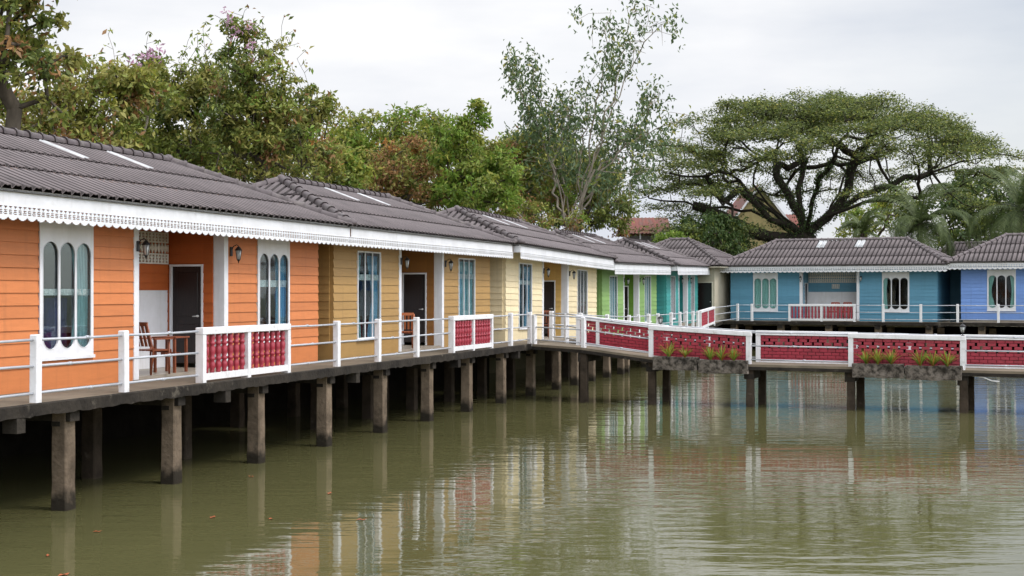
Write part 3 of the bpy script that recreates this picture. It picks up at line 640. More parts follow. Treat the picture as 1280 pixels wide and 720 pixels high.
for i, t in enumerate(ts):
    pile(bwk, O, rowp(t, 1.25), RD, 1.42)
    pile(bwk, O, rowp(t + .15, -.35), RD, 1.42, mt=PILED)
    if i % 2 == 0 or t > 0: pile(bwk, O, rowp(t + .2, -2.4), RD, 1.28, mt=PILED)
    beam(bwk, O, rowp(t, -2.8), rowp(t, 1.44), 1.27, 1.425)
for i, t in enumerate([-24, -12.3, -6.7, -1.2, 5.1, 10.2]):
    mb = MB(); T = rot_T((rowp(t, 1.5).x - O.x, rowp(t, 1.5).y - O.y), RD); mb.box(-.09, .09, -.01, .22, 1.22, 1.425, T=T); mb.build('corbel', CONCD, bwk)
for k in range(5):
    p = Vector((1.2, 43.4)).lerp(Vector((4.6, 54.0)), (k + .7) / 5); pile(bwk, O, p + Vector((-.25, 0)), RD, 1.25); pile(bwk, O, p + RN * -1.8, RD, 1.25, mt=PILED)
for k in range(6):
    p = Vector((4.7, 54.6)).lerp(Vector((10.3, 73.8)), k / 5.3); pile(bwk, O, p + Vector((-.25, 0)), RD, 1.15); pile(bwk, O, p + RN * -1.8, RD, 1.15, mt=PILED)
for k in range(10):
    p = BW0 + BD * (.6 + 2.6 * k); pile(bwk, O, p + BI * .25, BD, 1.40, .17); pile(bwk, O, p + BI * 2.0 + BD * .3, BD, 1.25, .17)
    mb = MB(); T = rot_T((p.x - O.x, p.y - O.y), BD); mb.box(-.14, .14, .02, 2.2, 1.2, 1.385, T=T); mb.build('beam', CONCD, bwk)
# retaining wall of the bank, near-black colour stands in for shade behind the piles
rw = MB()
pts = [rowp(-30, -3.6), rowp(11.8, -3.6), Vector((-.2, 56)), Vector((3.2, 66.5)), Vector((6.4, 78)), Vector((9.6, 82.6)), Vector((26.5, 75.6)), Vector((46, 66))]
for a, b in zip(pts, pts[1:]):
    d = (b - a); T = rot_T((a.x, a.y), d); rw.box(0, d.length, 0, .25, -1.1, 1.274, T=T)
tag(rw.build('retaining_wall', mat('painted_shade_block_wall', (.014, .012, .010), .98, (.008, .007, .006), 2, 7, .5, .6, None, .0)), 'block retaining wall with painted-in shade behind the piles under the cottages', 'wall')

# ------------------------------------------------------------------ railings along the boardwalk
def seg_T(p0, z0, p1, z1):
    d = Vector((p1.x - p0.x, p1.y - p0.y)); Ln = d.length; d = d / Ln; nn = Vector((-d.y, d.x))
    return (lambda x, y, z: (d.x * x + nn.x * y, d.y * x + nn.y * y, z + (z1 - z0) * x / Ln)), Ln
def post_mesh(h=.93, s=.062, drop=.07):
    mb = MB(); mb.box(-s, s, -s, s, -drop, h, ch=.012); return mb
def railing(name, label, pts, group='white pipe railings', h=.90, posts=True, cat='railing', skip=(), rr=.019):
    """pts: list of (Vector2, z)"""
    p0, z0 = pts[0]; r = empty(name, (p0.x, p0.y, z0)); tag(r, label, cat, group)
    if posts:
        for i, (p, z) in enumerate(pts):
            if i in skip: continue
            q = pts[min(i + 1, len(pts) - 1)][0] - pts[max(i - 1, 0)][0]; a = math.atan2(q.y, q.x)
            o = post_mesh(h + .03).build('post', RAILW, r, (p.x - p0.x, p.y - p0.y, z - z0)); o.rotation_euler = (random.uniform(-.012, .012), random.uniform(-.012, .012), a)
    for k, hh in enumerate((.86, .50, .13)):
        mb = MB(); off = 0
        for (a, za), (b, zb) in zip(pts, pts[1:]):
            A = Vector((a.x - p0.x, a.y - p0.y, za - z0 + hh)); B = Vector((b.x - p0.x, b.y - p0.y, zb - z0 + hh))
            m = A.lerp(B, .5) + Vector((0, 0, random.uniform(-.012, .004))); mb.tube([A, m, B], rr, 8)
            c = A.lerp(B, random.uniform(.35, .6)); dd = (B - A).normalized() * .04; mb.tube([c - dd, c + dd], rr * 1.3, 8)
        mb.build('rail', PIPE, r)
    return r
def eset(p): return p - RN * .07
def epx(x): return eset(edge_pt(x))
def baluster_panel(label, p0, z0, p1, z1, bays=2, n=7, h=.90, red=RED, group='panels of red balusters'):
    r = empty('baluster_panel', (p0.x, p0.y, z0)); tag(r, label, 'railing panel', group)
    T, Ln = seg_T(p0, z0, p1, z1)
    fb = MB(); pw = .11
    xs = [Ln * k / bays for k in range(bays + 1)]
    for x in xs: fb.box(x - pw / 2, x + pw / 2, -.07, .07, -.07, h - .1, T=T)
    fb.box(-pw / 2, Ln + pw / 2, -.078, .078, h - .10, h + .02, T=T, ch=.01)
    fb.box(pw / 2, Ln - pw / 2, -.06, .06, .04, .15, T=T)
    fb.build('frame', RAILW, r)
    prof = [(.030, 0), (.036, .03), (.030, .05), (.048, .10), (.042, .16), (.030, .20), (.044, .22), (.044, .25), (.030, .27), (.046, .33), (.046, .42), (.030, .46), (.044, .48), (.044, .51), (.030, .53), (.044, .58), (.038, .62), (.034, .65)]
    for a, b in zip(xs, xs[1:]):
        for k in range(n):
            x = a + pw / 2 + (b - a - pw) * (k + .5) / n
            mb = MB(); mb.lathe([(rr * 1.22, z * (h - .25) / .65 + .15) for rr, z in prof], (x, 0, 0), 9, T=T); mb.build('baluster', red, r)
    return r
Z = 1.6
railing('pipe_railing', 'white pipe railing in front of the orange cottage, at the left edge of the photo', [(eset(rowp(-17.8, EW)), Z), (eset(rowp(-15.6, EW)), Z), (eset(rowp(-13.8, EW)), Z), (epx(50), Z), (epx(160), Z), (epx(252), Z)], skip=(5,))
baluster_panel('white framed panel with fat red balusters before the orange cottage', epx(256), Z, epx(362), Z)
railing('pipe_railing', 'white pipe railing from the orange cottage to the mustard cottage, three posts', [(epx(363), Z), (epx(425), Z), (epx(476), Z), (epx(524), Z), (epx(566), Z)], skip=(0, 4))
baluster_panel('white framed panel with red balusters before the mustard brown cottage', epx(568), Z, epx(616), Z)
railing('pipe_railing', 'short white pipe railing between baluster panel and footbridge, before the cream cottage', [(epx(617), Z), (epx(641), Z), (epx(665), Z)], skip=(0,))
fp = []
def far_pt(x): 
    r = (x - 640) / F; Y = (1.22 - .34 * 43.4) / (r - .34); return Vector((r * Y, Y))
def far_z(Y): return 1.6 + (1.33 - 1.6) * min(1, max(0, (Y - 43.4) / 9))
FJ = epx(692)
fpts = [(FJ, 1.6), (Vector((2.3, 46.8)), far_z(46.8)), (Vector((3.4, 50.0)), far_z(50))] + [(far_pt(x), far_z(far_pt(x).y)) for x in (786, 798, 811, 822, 839, 850, 858, 866, 872)]
railing('pipe_railing', 'white pipe railing with closely spaced posts before the green and turquoise cottages', fpts)
baluster_panel('small white framed panel with red balusters before the turquoise cottage', Vector((8.92, 66.4)), 1.34, Vector((10.55, 73.2)), 1.46, 2, 7)
def bpt(x):
    r = (x - 640) / F; p = BW0 + BI * .07; t = (r * p.y - p.x) / (BD.x - r * BD.y); return p + BD * t
railing('pipe_railing', 'white pipe railing left of the baluster panel before the teal blue cottage', [(Vector((10.6, 73.4)), 1.46), (bpt(922), 1.57), (bpt(940), 1.57), (bpt(986), 1.57)], skip=(0, 3))
baluster_panel('wide white framed panel with red slats before the teal blue cottage', bpt(987), 1.57, bpt(1068), 1.58, 2, 9)
railing('pipe_railing', 'white pipe railing right of the panel, running on before the periwinkle cottage', [(bpt(1069), 1.58), (bpt(1104), 1.58), (bpt(1151), 1.58), (bpt(1197), 1.59), (bpt(1248), 1.59), (bpt(1300), 1.6), (bpt(1352), 1.6)], skip=(0,))

# ------------------------------------------------------------------ footbridge
NB = [(Vector((.62, 40.9)), 1.6), (Vector((2.0, 39.6)), 1.55), (Vector((3.86, 38.95)), 1.31), (Vector((6.43, 38.0)), 1.16), (Vector((8.95, 37.1)), 1.14), (Vector((11.65, 36.2)), 1.10), (Vector((14.3, 35.3)), 1.08), (Vector((17, 34.4)), 1.08), (Vector((21, 33.0)), 1.08)]
bdir = (NB[5][0] - NB[2][0]).normalized(); bn = Vector((-bdir.y, bdir.x)); BWD = 1.35
FBp = [(FJ + Vector((.05, -.1)), 1.6), (Vector((1.98, 41.5)), 1.58)] + [(p + bn * BWD, z) for p, z in NB[2:]]
fb = empty('footbridge', (NB[0][0].x, NB[0][0].y, 0)); tag(fb, 'narrow concrete footbridge on paired piles crossing the pond', 'bridge')
O2 = Vector((NB[0][0].x, NB[0][0].y, 0))
mb = MB()
for i in range(len(NB) - 1):
    (a, za), (b, zb), (c_, zc), (d_, zd) = NB[i], NB[i + 1], FBp[i + 1], FBp[i]
    out = -bn * .10
    def v(p, z): return (p.x - O2.x, p.y - O2.y, z)
    a_, b_ = a + out, b + out; c2, d2 = c_ - out, d_ - out
    zt = .004
    mb.add([v(a_, za + zt), v(b_, zb + zt), v(c2, zb + zt), v(d2, za + zt)], [(0, 1, 2, 3)], 0)
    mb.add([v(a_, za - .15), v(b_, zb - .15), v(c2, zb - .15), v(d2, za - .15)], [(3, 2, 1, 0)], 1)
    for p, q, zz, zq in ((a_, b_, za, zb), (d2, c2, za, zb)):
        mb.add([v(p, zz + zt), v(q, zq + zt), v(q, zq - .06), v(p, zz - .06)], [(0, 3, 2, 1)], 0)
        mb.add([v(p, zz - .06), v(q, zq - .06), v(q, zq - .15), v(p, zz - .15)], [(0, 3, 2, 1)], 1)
mb.build('deck_slab', [DECK, CONCD], fb)
for i in range(len(NB)):
    (p, z), (q, _) = NB[i], FBp[i]
    if i == 0: continue
    pile(fb, O2, p + bn * .05 + bdir * .03, bdir, z - .15, .10, mt=PILED); pile(fb, O2, q - bn * .12 + bdir * .16, bdir, z - .15, .10, mt=PILED)
    mb = MB(); T = rot_T((p.x - O2.x, p.y - O2.y), bn); mb.box(-.05, BWD + .1, -.13, .13, z - .40, z - .152, T=T); mb.build('beam', CONCD, fb)
def brick_parapet(label, p0, z0, p1, z1, h=.86, group='pierced red brick parapets of the footbridge', extra=()):
    r = empty('brick_parapet', (p0.x, p0.y, z0)); tag(r, label, 'parapet', group); T, Ln = seg_T(p0, z0, p1, z1)
    f = MB(); pw = .13
    f.box(-pw / 2, pw / 2, -.08, .08, -.12, h - .10, T=T); f.box(Ln - pw / 2, Ln + pw / 2, -.08, .08, -.12, h - .10, T=T)
    for x in extra: f.box(x - .05, x + .05, -.085, .085, .02, h - .10, T=T)
    f.box(-pw / 2 - .01, Ln + pw / 2 + .01, -.092, .092, h - .10, h + .025, T=T, ch=.008); f.box(pw / 2, Ln - pw / 2, -.075, .075, .005, .045, T=T)
    f.build('frame', RAILW, r)
    b = MB(); mo = MB(); rows = 8; z_0, z_1 = .045, h - .10; rh = (z_1 - z_0) / rows
    for k in range(rows):
        za, zb = z_0 + k * rh, z_0 + (k + 1) * rh
        pierced = 4 <= k <= 6
        bl = .205; gap = .062 if pierced else .012; step = bl + gap
        if not pierced: mo.box(pw / 2, Ln - pw / 2, -.024, .024, za, zb, T=T)
        x = pw / 2 - (step * .5 if k % 2 else 0)
        while x < Ln - pw / 2:
            a, c = max(x, pw / 2), min(x + bl, Ln - pw / 2)
            if c - a > .02: b.box(a, c, -.048 + random.uniform(-.004, .004), .048 + random.uniform(-.004, .004), za + .004, zb - .006, T=T, ch=.006)
            x += step
    b.build('brick_panel', RED, r); mo.build('mortar', MORT, r); return r
def nb(i, off=0): p, z = NB[i]; return p + bn * .10, z
def fbp(i): p, z = FBp[i]; return p - bn * .08, z
railing('bridge_railing', 'white pipe railing on the near side of the footbridge, at its upper left end', [(nb(0)[0], 1.6), nb(1), nb(2)], 'pipe railings of the footbridge', .83, skip=(2,))
railing('bridge_railing', 'short white pipe railing at the far left end of the footbridge', [(FBp[0][0], 1.6), (Vector((1.66, 42.6)), 1.6), (Vector((1.95, 41.5)), 1.57)], 'pipe railings of the footbridge', .83, skip=(0, 2))
brick_parapet('sloping red brick parapet on the far side of the footbridge, behind pipe rails', Vector((1.98, 41.3)), 1.57, fbp(2)[0] + bdir * .15, fbp(2)[1], .84, extra=(.62,))
brick_parapet('near red brick parapet behind the left pair of stone planters', nb(2)[0], nb(2)[1], nb(3)[0] - bdir * .02, nb(3)[1])
railing('bridge_railing', 'white pipe railing on the far side of the footbridge, behind the left planters', [fbp(2), (fbp(2)[0].lerp(fbp(3)[0], .5), 1.235), fbp(3)], 'pipe railings of the footbridge', .8, skip=(0, 2))
brick_parapet('far red brick parapet seen through rails between the two pairs of planters', fbp(3)[0] + bdir * .05, fbp(3)[1], fbp(4)[0], fbp(4)[1])
railing('bridge_railing', 'white pipe railing on the near side between the two pairs of planters', [nb(3), nb(4)], 'pipe railings of the footbridge', .83, posts=False)
brick_parapet('near red brick parapet behind the right pair of stone planters', nb(4)[0] + bdir * .02, nb(4)[1], nb(5)[0], nb(5)[1])
railing('bridge_railing', 'white pipe railing on the far side of the footbridge, behind the right planters', [fbp(4), (fbp(4)[0].lerp(fbp(5)[0], .5), 1.12), fbp(5)], 'pipe railings of the footbridge', .8, skip=(0, 2))
brick_parapet('far red brick parapet at the right edge of the photo', fbp(5)[0], fbp(5)[1], fbp(6)[0], fbp(6)[1])
railing('bridge_railing', 'white pipe railing before the brick parapet at the right edge of the photo', [nb(5), nb(6)], 'pipe railings of the footbridge', .83, posts=False)
brick_parapet('near red brick parapet outside the right edge of the photo', nb(6)[0], nb(6)[1], nb(7)[0], nb(7)[1])

# planters with spiky plants
def rough_box(name, Ln, W, H, parent=None, loc=None, ang=0):
    bm = bmesh.new(); bmesh.ops.create_cube(bm, size=1)
    for v in bm.verts: v.co = (v.co.x * Ln, v.co.y * W * (1 if v.co.z > 0 else .72), v.co.z * H)
    bmesh.ops.subdivide_edges(bm, edges=bm.edges[:], cuts=3, use_grid_fill=True)
    bmesh.ops.subdivide_edges(bm, edges=bm.edges[:], cuts=2, use_grid_fill=True)
    from mathutils import noise
    sd = random.uniform(0, 50)
    for v in bm.verts:
        q = v.co * 3.2 + Vector((sd, 0, 0)); k = noise.noise(q) * .035 + noise.noise(q * 4) * .018
        v.co += v.co.normalized() * k
        if v.co.z > H * .5 - .02 and abs(v.co.x) < Ln * .45 and abs(v.co.y) < W * .36: v.co.z -= .03
    me = bpy.data.meshes.new(name); bm.to_mesh(me); bm.free(); me.materials.append(STONE)
    o = link(name, me, parent, loc); o.rotation_euler = (0, 0, ang); return o
def spiky(loc, label, sc=1., n=26):
    mb = MB()
    for k in range(n):
        a = random.uniform(0, 2 * PI); ln = random.uniform(.24, .42) * sc; lean = random.uniform(.15, .95); w = .019 * random.uniform(.8, 1.3)
        d = Vector((math.cos(a), math.sin(a), 0)); s = Vector((-d.y, d.x, 0)); vs = []
        for i in range(5):
            t = i / 4; p = d * (ln * lean * (t ** 1.3)) + Vector((0, 0, ln * (t - .45 * lean * t * t))); ww = w * (1 - t) ** .6 + .001
            vs += [p - s * ww, p + s * ww]
        mi = 2 if random.random() < .2 else random.choice((0, 0, 1))
        mb.add(vs, [(2 * i, 2 * i + 1, 2 * i + 3, 2 * i + 2) for i in range(4)], mi)
    o = mb.build('spiky_plant', [LG['bright'], LG['yellow'], LG['orange']], None, loc); tag(o, label, 'plant', 'spiky plants in the bridge planters'); return o
def near_pt(x, off):
    r = (x - 640) / F; p = NB[2][0] + bn * off; t = (r * p.y - p.x) / (bdir.x - r * bdir.y); return p + bdir * t
BA = math.atan2(bdir.y, bdir.x)
pos_words = {0: 'leftmost', 1: 'second from left', 2: 'middle', 3: 'fourth from left', 4: 'rightmost'}
for x0, x1, zt, lab, plants in ((817, 873, 1.27, 'rough dark stone planter, left one of the left pair on the footbridge', (836, 856)),
                        (874, 935, 1.20, 'rough dark stone planter, right one of the left pair on the footbridge', (888, 902, 917)),
                        (1066, 1130, 1.17, 'rough dark stone planter, left one of the right pair on the footbridge', (1083, 1097, 1114)),
                        (1132, 1202, 1.14, 'rough dark stone planter, right one of the right pair on the footbridge', (1150, 1166, 1184))):
    p0, p1 = near_pt(x0, -.22), near_pt(x1, -.22); c = (p0 + p1) / 2; Ln = (p1 - p0).length; Hh = .36
    zt += .07; o = rough_box('stone_planter', Ln, .40, Hh, None, (c.x, c.y, zt - Hh / 2), BA); tag(o, lab, 'planter', 'stone planters hung on the footbridge')
    for i, x in enumerate(plants):
        p = near_pt(x, -.20); which = {2: ('left', 'right'), 3: ('left', 'middle', 'right')}[len(plants)][i]
        spiky((p.x, p.y, zt - .04), 'green and orange spiky plant, %s one in the %s' % (which, lab.split(', ')[1].replace(' on the footbridge', '').replace('one', 'planter')), random.uniform(1.1, 1.45), random.randint(40, 54))
# post lanterns
def post_lantern(p, z, label):
    e = empty('post_lantern', (p.x, p.y, z)); tag(e, label, 'lantern', 'small lanterns on the footbridge posts')
    mb = MB(); mb.lathe([(.05, 0), (.05, .015), (.015, .03), (.015, .07), (.05, .09)], n=8); mb.lathe([(.085, .235), (.09, .245), (.05, .285), (.015, .30), (.008, .33)], n=8)
    for k in range(6): a = k * PI / 3; mb.tube([(.048 * math.cos(a), .048 * math.sin(a), .085), (.078 * math.cos(a), .078 * math.sin(a), .24)], .006, 4)
    mb.build('lantern_body', METAL, e); g = MB(); g.lathe([(.042, .09), (.070, .236)], n=8); g.build('lantern_glass', LGLASS, e)
post_lantern(nb(5)[0], nb(5)[1] + .885, 'small grey glass lantern on the bridge post right of the planters')
post_lantern(Vector((4.26, 39.0 + 1.2)), 1.27 + .86, 'small black lantern on the bridge post before the turquoise cottage')
mb = MB(); b0 = nb(5)[0] - bn * .16; pr = [Vector((b0.x + bdir.x * s, b0.y + bdir.y * s, z)) for s, z in ((0, 1.22), (.05, 1.04), (.14, .97), (.32, .95), (.5, .93), (.62, .88), (.72, .84), (.9, .83))]
o = mb; mb.tube([q - pr[0] for q in pr], .016, 6); o = mb.build('drain_hose', RAILW, None, pr[0]); tag(o, 'thin white drain hose bending off the bridge edge beside the right planter', 'hose')

# ------------------------------------------------------------------ porch furniture
def wood_chair(loc, ang, label, m=WOOD):
    c = empty('wooden_chair', loc, (0, 0, ang)); tag(c, label, 'chair', 'wooden porch chairs')
    for x, y in ((-.22, -.2), (.22, -.2), (-.22, .2), (.22, .2)):
        mb = MB(); mb.tube([(x, y, 0), (x, y, .62)], .024, 4) if y < 0 else mb.tube([(x, y + .06, 0), (x, y, .42), (x, y + .16, .90)], .024, 4); mb.build('leg', m, c)
    mb = MB(); [mb.box(-.22 + .09 * k, -.15 + .09 * k, -.22, .22, .42, .445) for k in range(5)]; mb.box(-.24, .24, -.24, -.22, .38, .445); mb.build('seat', m, c)
    mb = MB()
    for k in range(5):
        x = -.18 + .09 * k; mb.box(x - .025, x + .025, 0, .02, 0, .36, T=lambda a, b, z: (a, .22 + b + z * .3, .5 + z))
    mb.box(-.22, .22, .33, .36, .86, .93); mb.build('backrest', m, c)
    for x in (-.25, .25): mb = MB(); mb.box(x - .03, x + .03, -.24, .22, .62, .645); mb.build('armrest', m, c)
    return c
def wood_table(loc, ang, label):
    c = empty('wooden_table', loc, (0, 0, ang)); tag(c, label, 'table')
    for x, y in ((-.2, -.2), (.2, -.2), (-.2, .2), (.2, .2)):
        mb = MB(); mb.box(x - .022, x + .022, y - .022, y + .022, 0, .62); mb.build('leg', WOOD, c)
    mb = MB(); mb.box(-.25, .25, -.25, .25, .62, .65, ch=.006); mb.build('tabletop', WOOD, c)
    mb = MB(); mb.box(-.2, .2, -.01, .01, .3, .36); mb.box(-.01, .01, -.2, .2, .301, .359); mb.build('stretcher', WOOD, c)
def on(key, x, y, z=.056):
    c = cot[key]; m = Matrix.LocRotScale(c.location, c.rotation_euler, None); return m @ Vector((x, y, z)), c.rotation_euler.z
p, a = on('orange', 4.78, .16); wood_chair(p, a - PI / 2 - .2 + PI, 'red wooden armchair standing on the orange cottage porch')
p, a = on('orange', 5.5, .22); wood_table(p, a, 'small wooden table beside the armchair on the orange porch')
p, a = on('khaki', 4.9, .22); wood_chair(p, a + 2.0, 'red wooden armchair on the mustard cottage porch', mat('orange_wood', (.42, .12, .04), .4))
p, a = on('cream', 4.9, .25); wood_chair(p, a + 2.0, 'wooden armchair on the cream cottage porch')
REDW = mat('orange_red_wood', (.38, .06, .025), .4)
p, a = on('blue', 5.7, .35); wood_chair(p, a, 'left orange-red wooden chair on the teal blue cottage porch', REDW)
p, a = on('blue', 6.35, .38); wood_chair(p, a, 'right orange-red wooden chair on the teal blue cottage porch', REDW)

# ------------------------------------------------------------------ far houses
def far_roof(name, x0, x1, y0, y1, z0, z1, m):   # corrugated mono plane facing the viewer
    mb = MB(); k = int((x1 - x0) / .1); vs = []
    for i in range(k + 1):
        x = x0 + (x1 - x0) * i / k; c = .03 * math.cos(i * PI / 1.5)
        vs += [(x, y0, z0 + c), (x, y1, z1 + c)]
    mb.add(vs, [(2 * i, 2 * i + 2, 2 * i + 3, 2 * i + 1) for i in range(k)], 0, True); return mb
Y = 112; e = empty('shed', (px(810, Y), Y, 1.0)); tag(e, 'low shed with rusty red sheet roof beyond the cottages', 'shed')
far_roof('roof', -2.0, 1.9, -.6, 3, zy(292, Y) - 1, zy(272, Y + 3) - 1, RUST).build('roof', RUST, e)
far_roof('roof', -2.0, 1.9, 6.6, 3, zy(292, Y) - 1, zy(272, Y + 3) - 1, RUST).build('roof', RUST, e)
mb = MB(); mb.box(-1.8, 1.7, 0, .2, 0, zy(294, Y) - 1.05); mb.box(-1.8, -1.6, .2, 6, 0, 6.2); mb.box(1.5, 1.7, .2, 6, 0, 6.2); mb.build('wall', GREYW, e)
mb = MB(); [mb.box(x, x + .1, -.35, -.25, 0, zy(292, Y) - 1.05) for x in (-1.7, -.7, .5, 1.5)]; mb.build('post', WHITE, e)
Y = 118; e = empty('yellow_house', (px(950, Y), Y, 1.0)); tag(e, 'yellow plank gabled house with red roof behind the rain tree trunk', 'house')
ap, el = zy(232, Y) - 1, zy(300, Y) - 1; hw = 3.4
mb = MB()
for k in range(17): 
    x0 = -hw + k * .4; x1 = x0 + .39
    def zt(x): return ap - (ap - el) * abs(x) / hw
    mb.add([(x0, 0, 0), (x1, 0, 0), (x1, 0, zt(x1)), (x0, 0, zt(x0)), (x0, .1, 0), (x1, .1, 0), (x1, .1, zt(x1)), (x0, .1, zt(x0))], [(0, 1, 2, 3), (1, 5, 6, 2), (5, 4, 7, 6), (4, 0, 3, 7), (3, 2, 6, 7)])
mb.box(-hw, -hw + .1, .12, 8, 0, el - .05); mb.box(hw - .1, hw, .12, 8, 0, el - .05); mb.build('wall', YELW, e)
mb = MB()
for s in (-1, 1):
    mb.add([(0, -.3, ap + .15), (s * (hw + .6), -.3, el - .35), (s * (hw + .6), 9, el - .35), (0, 9, ap + .15), (0, -.3, ap + .05), (s * (hw + .6), -.3, el - .45), (s * (hw + .6), 9, el - .45), (0, 9, ap + .05)], [(0, 1, 2, 3), (4, 5, 6, 7), (0, 1, 5, 4), (1, 2, 6, 5)])
ro = mb.build('roof', RUST, e)
mb = MB()
for s in (-1, 1): mb.add([(0, -.34, ap + .16), (s * (hw + .6), -.34, el - .34), (s * (hw + .6), -.34, el - .62), (0, -.34, ap - .12), (0, -.302, ap + .16), (s * (hw + .6), -.302, el - .34), (s * (hw + .6), -.302, el - .62), (0, -.302, ap - .12)], [(0, 1, 2, 3), (4, 5, 6, 7), (0, 1, 5, 4), (3, 2, 6, 7)])
mb.build('bargeboard', WHITE, e)
# red roof right of the yellow gable
Y = 124; e = empty('red_roof_house', (px(995, Y), Y, 1.0)); tag(e, 'house with weathered red roof right of the yellow gable', 'house')
far_roof('roof', -1.9, 1.2, 0, 4, zy(300, Y) - 1, zy(268, Y + 4) - 1, RUST).build('roof', RUST, e)
mb = MB(); mb.box(-1.8, 1.1, .3, .5, 0, zy(300, Y) - 1.02); mb.build('wall', BEIGE, e)
# brown roofed cottage behind the two blue ones
r, cp = roof_meshes(9, 6, 1.6, 2.4); Y = 96
e = empty('far_cottage', (px(1205, Y), Y, 1.0), (0, 0, -.5)); tag(e, 'brown tiled roof of a cottage behind the gap between the blue cottages', 'cottage')
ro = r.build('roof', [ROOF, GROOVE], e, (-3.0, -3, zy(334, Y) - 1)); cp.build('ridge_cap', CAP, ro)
mb = MB(); mb.box(-2.6, 5.6, -2.5, 2.5, 0, zy(335, Y) - 1); mb.build('wall', BEIGE, e)

# ------------------------------------------------------------------ trees
def leaf_mesh(name, C, size, mats, mi, aspect=.42, droop=.5, flat=0.0, fold=.18):
    """C (n,3) leaf positions, one folded kite-shaped leaf each"""
    n = len(C); C = np.asarray(C)
    d = rng.normal(size=(n, 3)); d[:, 2] = d[:, 2] * (1 - flat) - droop; d /= np.linalg.norm(d, axis=1)[:, None]
    r = rng.normal(size=(n, 3)); r[:, 2] *= (1 - flat); s = np.cross(d, r + np.array([0, 0, 2.2 * flat])); s /= (np.linalg.norm(s, axis=1)[:, None] + 1e-9)
    if flat > 0:
        s2 = np.cross(d, np.array([0, 0, 1.]) + rng.normal(size=(n, 3)) * .5); s2 /= (np.linalg.norm(s2, axis=1)[:, None] + 1e-9); s = s2
    nn = np.cross(d, s); L_ = size * rng.uniform(.55, 1.25, n)[:, None]
    base = C; tip = C + d * L_; mid = C + d * L_ * .45
    V = np.stack([base, mid - s * L_ * aspect * .5 + nn * L_ * fold, tip, mid + s * L_ * aspect * .5 + nn * L_ * fold], 1).reshape(-1, 3)
    Q = np.arange(n * 4).reshape(n, 4)
    return np_mesh(name, V, Q, mats, mi)
class Skel:
    def __init__(s): s.p = []; s.par = []
    def add(s, p, par): s.p.append(Vector(p)); s.par.append(par); return len(s.p) - 1
    def chain(s, pts, par=-1):
        for q in pts: par = s.add(q, par)
        return par
    def reach(s, target, zpen=.6, wob=.12, segs=3, start=None, power=1.0):
        P = np.array([tuple(q) for q in s.p]); t = np.array(tuple(target))
        dv = t - P; dist = np.linalg.norm(dv, axis=1); cost = dist + zpen * np.maximum(0, P[:, 2] - t[2] + .15 * dist)
        if start: cost[:start] += 1e3
        i = int(np.argmin(cost)); a = s.p[i]; Ln = (Vector(target) - a).length
        k = max(1, min(segs, int(Ln / .5))); par = i
        bow = Vector((0, 0, -.10 * Ln))
        for j in range(1, k + 1):
            q = a.lerp(Vector(target), j / k)
            if j < k: q = q + Vector(rng.normal(size=3) * wob * Ln / k) + bow * math.sin(PI * j / k)
            par = s.add(q, par)
        return par
    def radii(s, rt, e=.5, mn=.012):
        n = len(s.p); cnt = [0.] * n; kids = [0] * n
        for i in range(n):
            if s.par[i] >= 0: kids[s.par[i]] += 1
        for i in range(n - 1, -1, -1):
            if kids[i] == 0: cnt[i] += 1
            if s.par[i] >= 0: cnt[s.par[i]] += cnt[i]
        m = max(cnt); return [max(mn, rt * (c / m) ** e) for c in cnt]
    def mesh(s, rad, org, mb=None, big=.12):
        mb = mb or MB()
        for i in range(len(s.p)):
            j = s.par[i]
            if j < 0: continue
            r0, r1 = min(rad[j], rad[i] * 1.35), rad[i]; n = 8 if r0 > big else (5 if r0 > .03 else 3)
            mb.tube([s.p[j] - org, s.p[i] - org], [r0, r1], n, cap=False)
        return mb
def cloud_pts(ell, n, shell=.55):
    """clump centres inside a union of ellipsoids, biased to the outside; ell: (cx,cy,cz,rx,ry,rz)"""
    out = []; vol = np.array([e[3] * e[4] * e[5] for e in ell]) ** .75; vol /= vol.sum()
    while len(out) < n:
        e = ell[int(rng.choice(len(ell), p=vol))]; d = rng.normal(size=3); d /= np.linalg.norm(d); r = rng.uniform(shell ** 2, 1) ** .5
        if d[2] < -.5 and rng.random() < .5: continue
        out.append((e[0] + d[0] * r * e[3], e[1] + d[1] * r * e[4], e[2] + d[2] * r * e[5]))
    return out
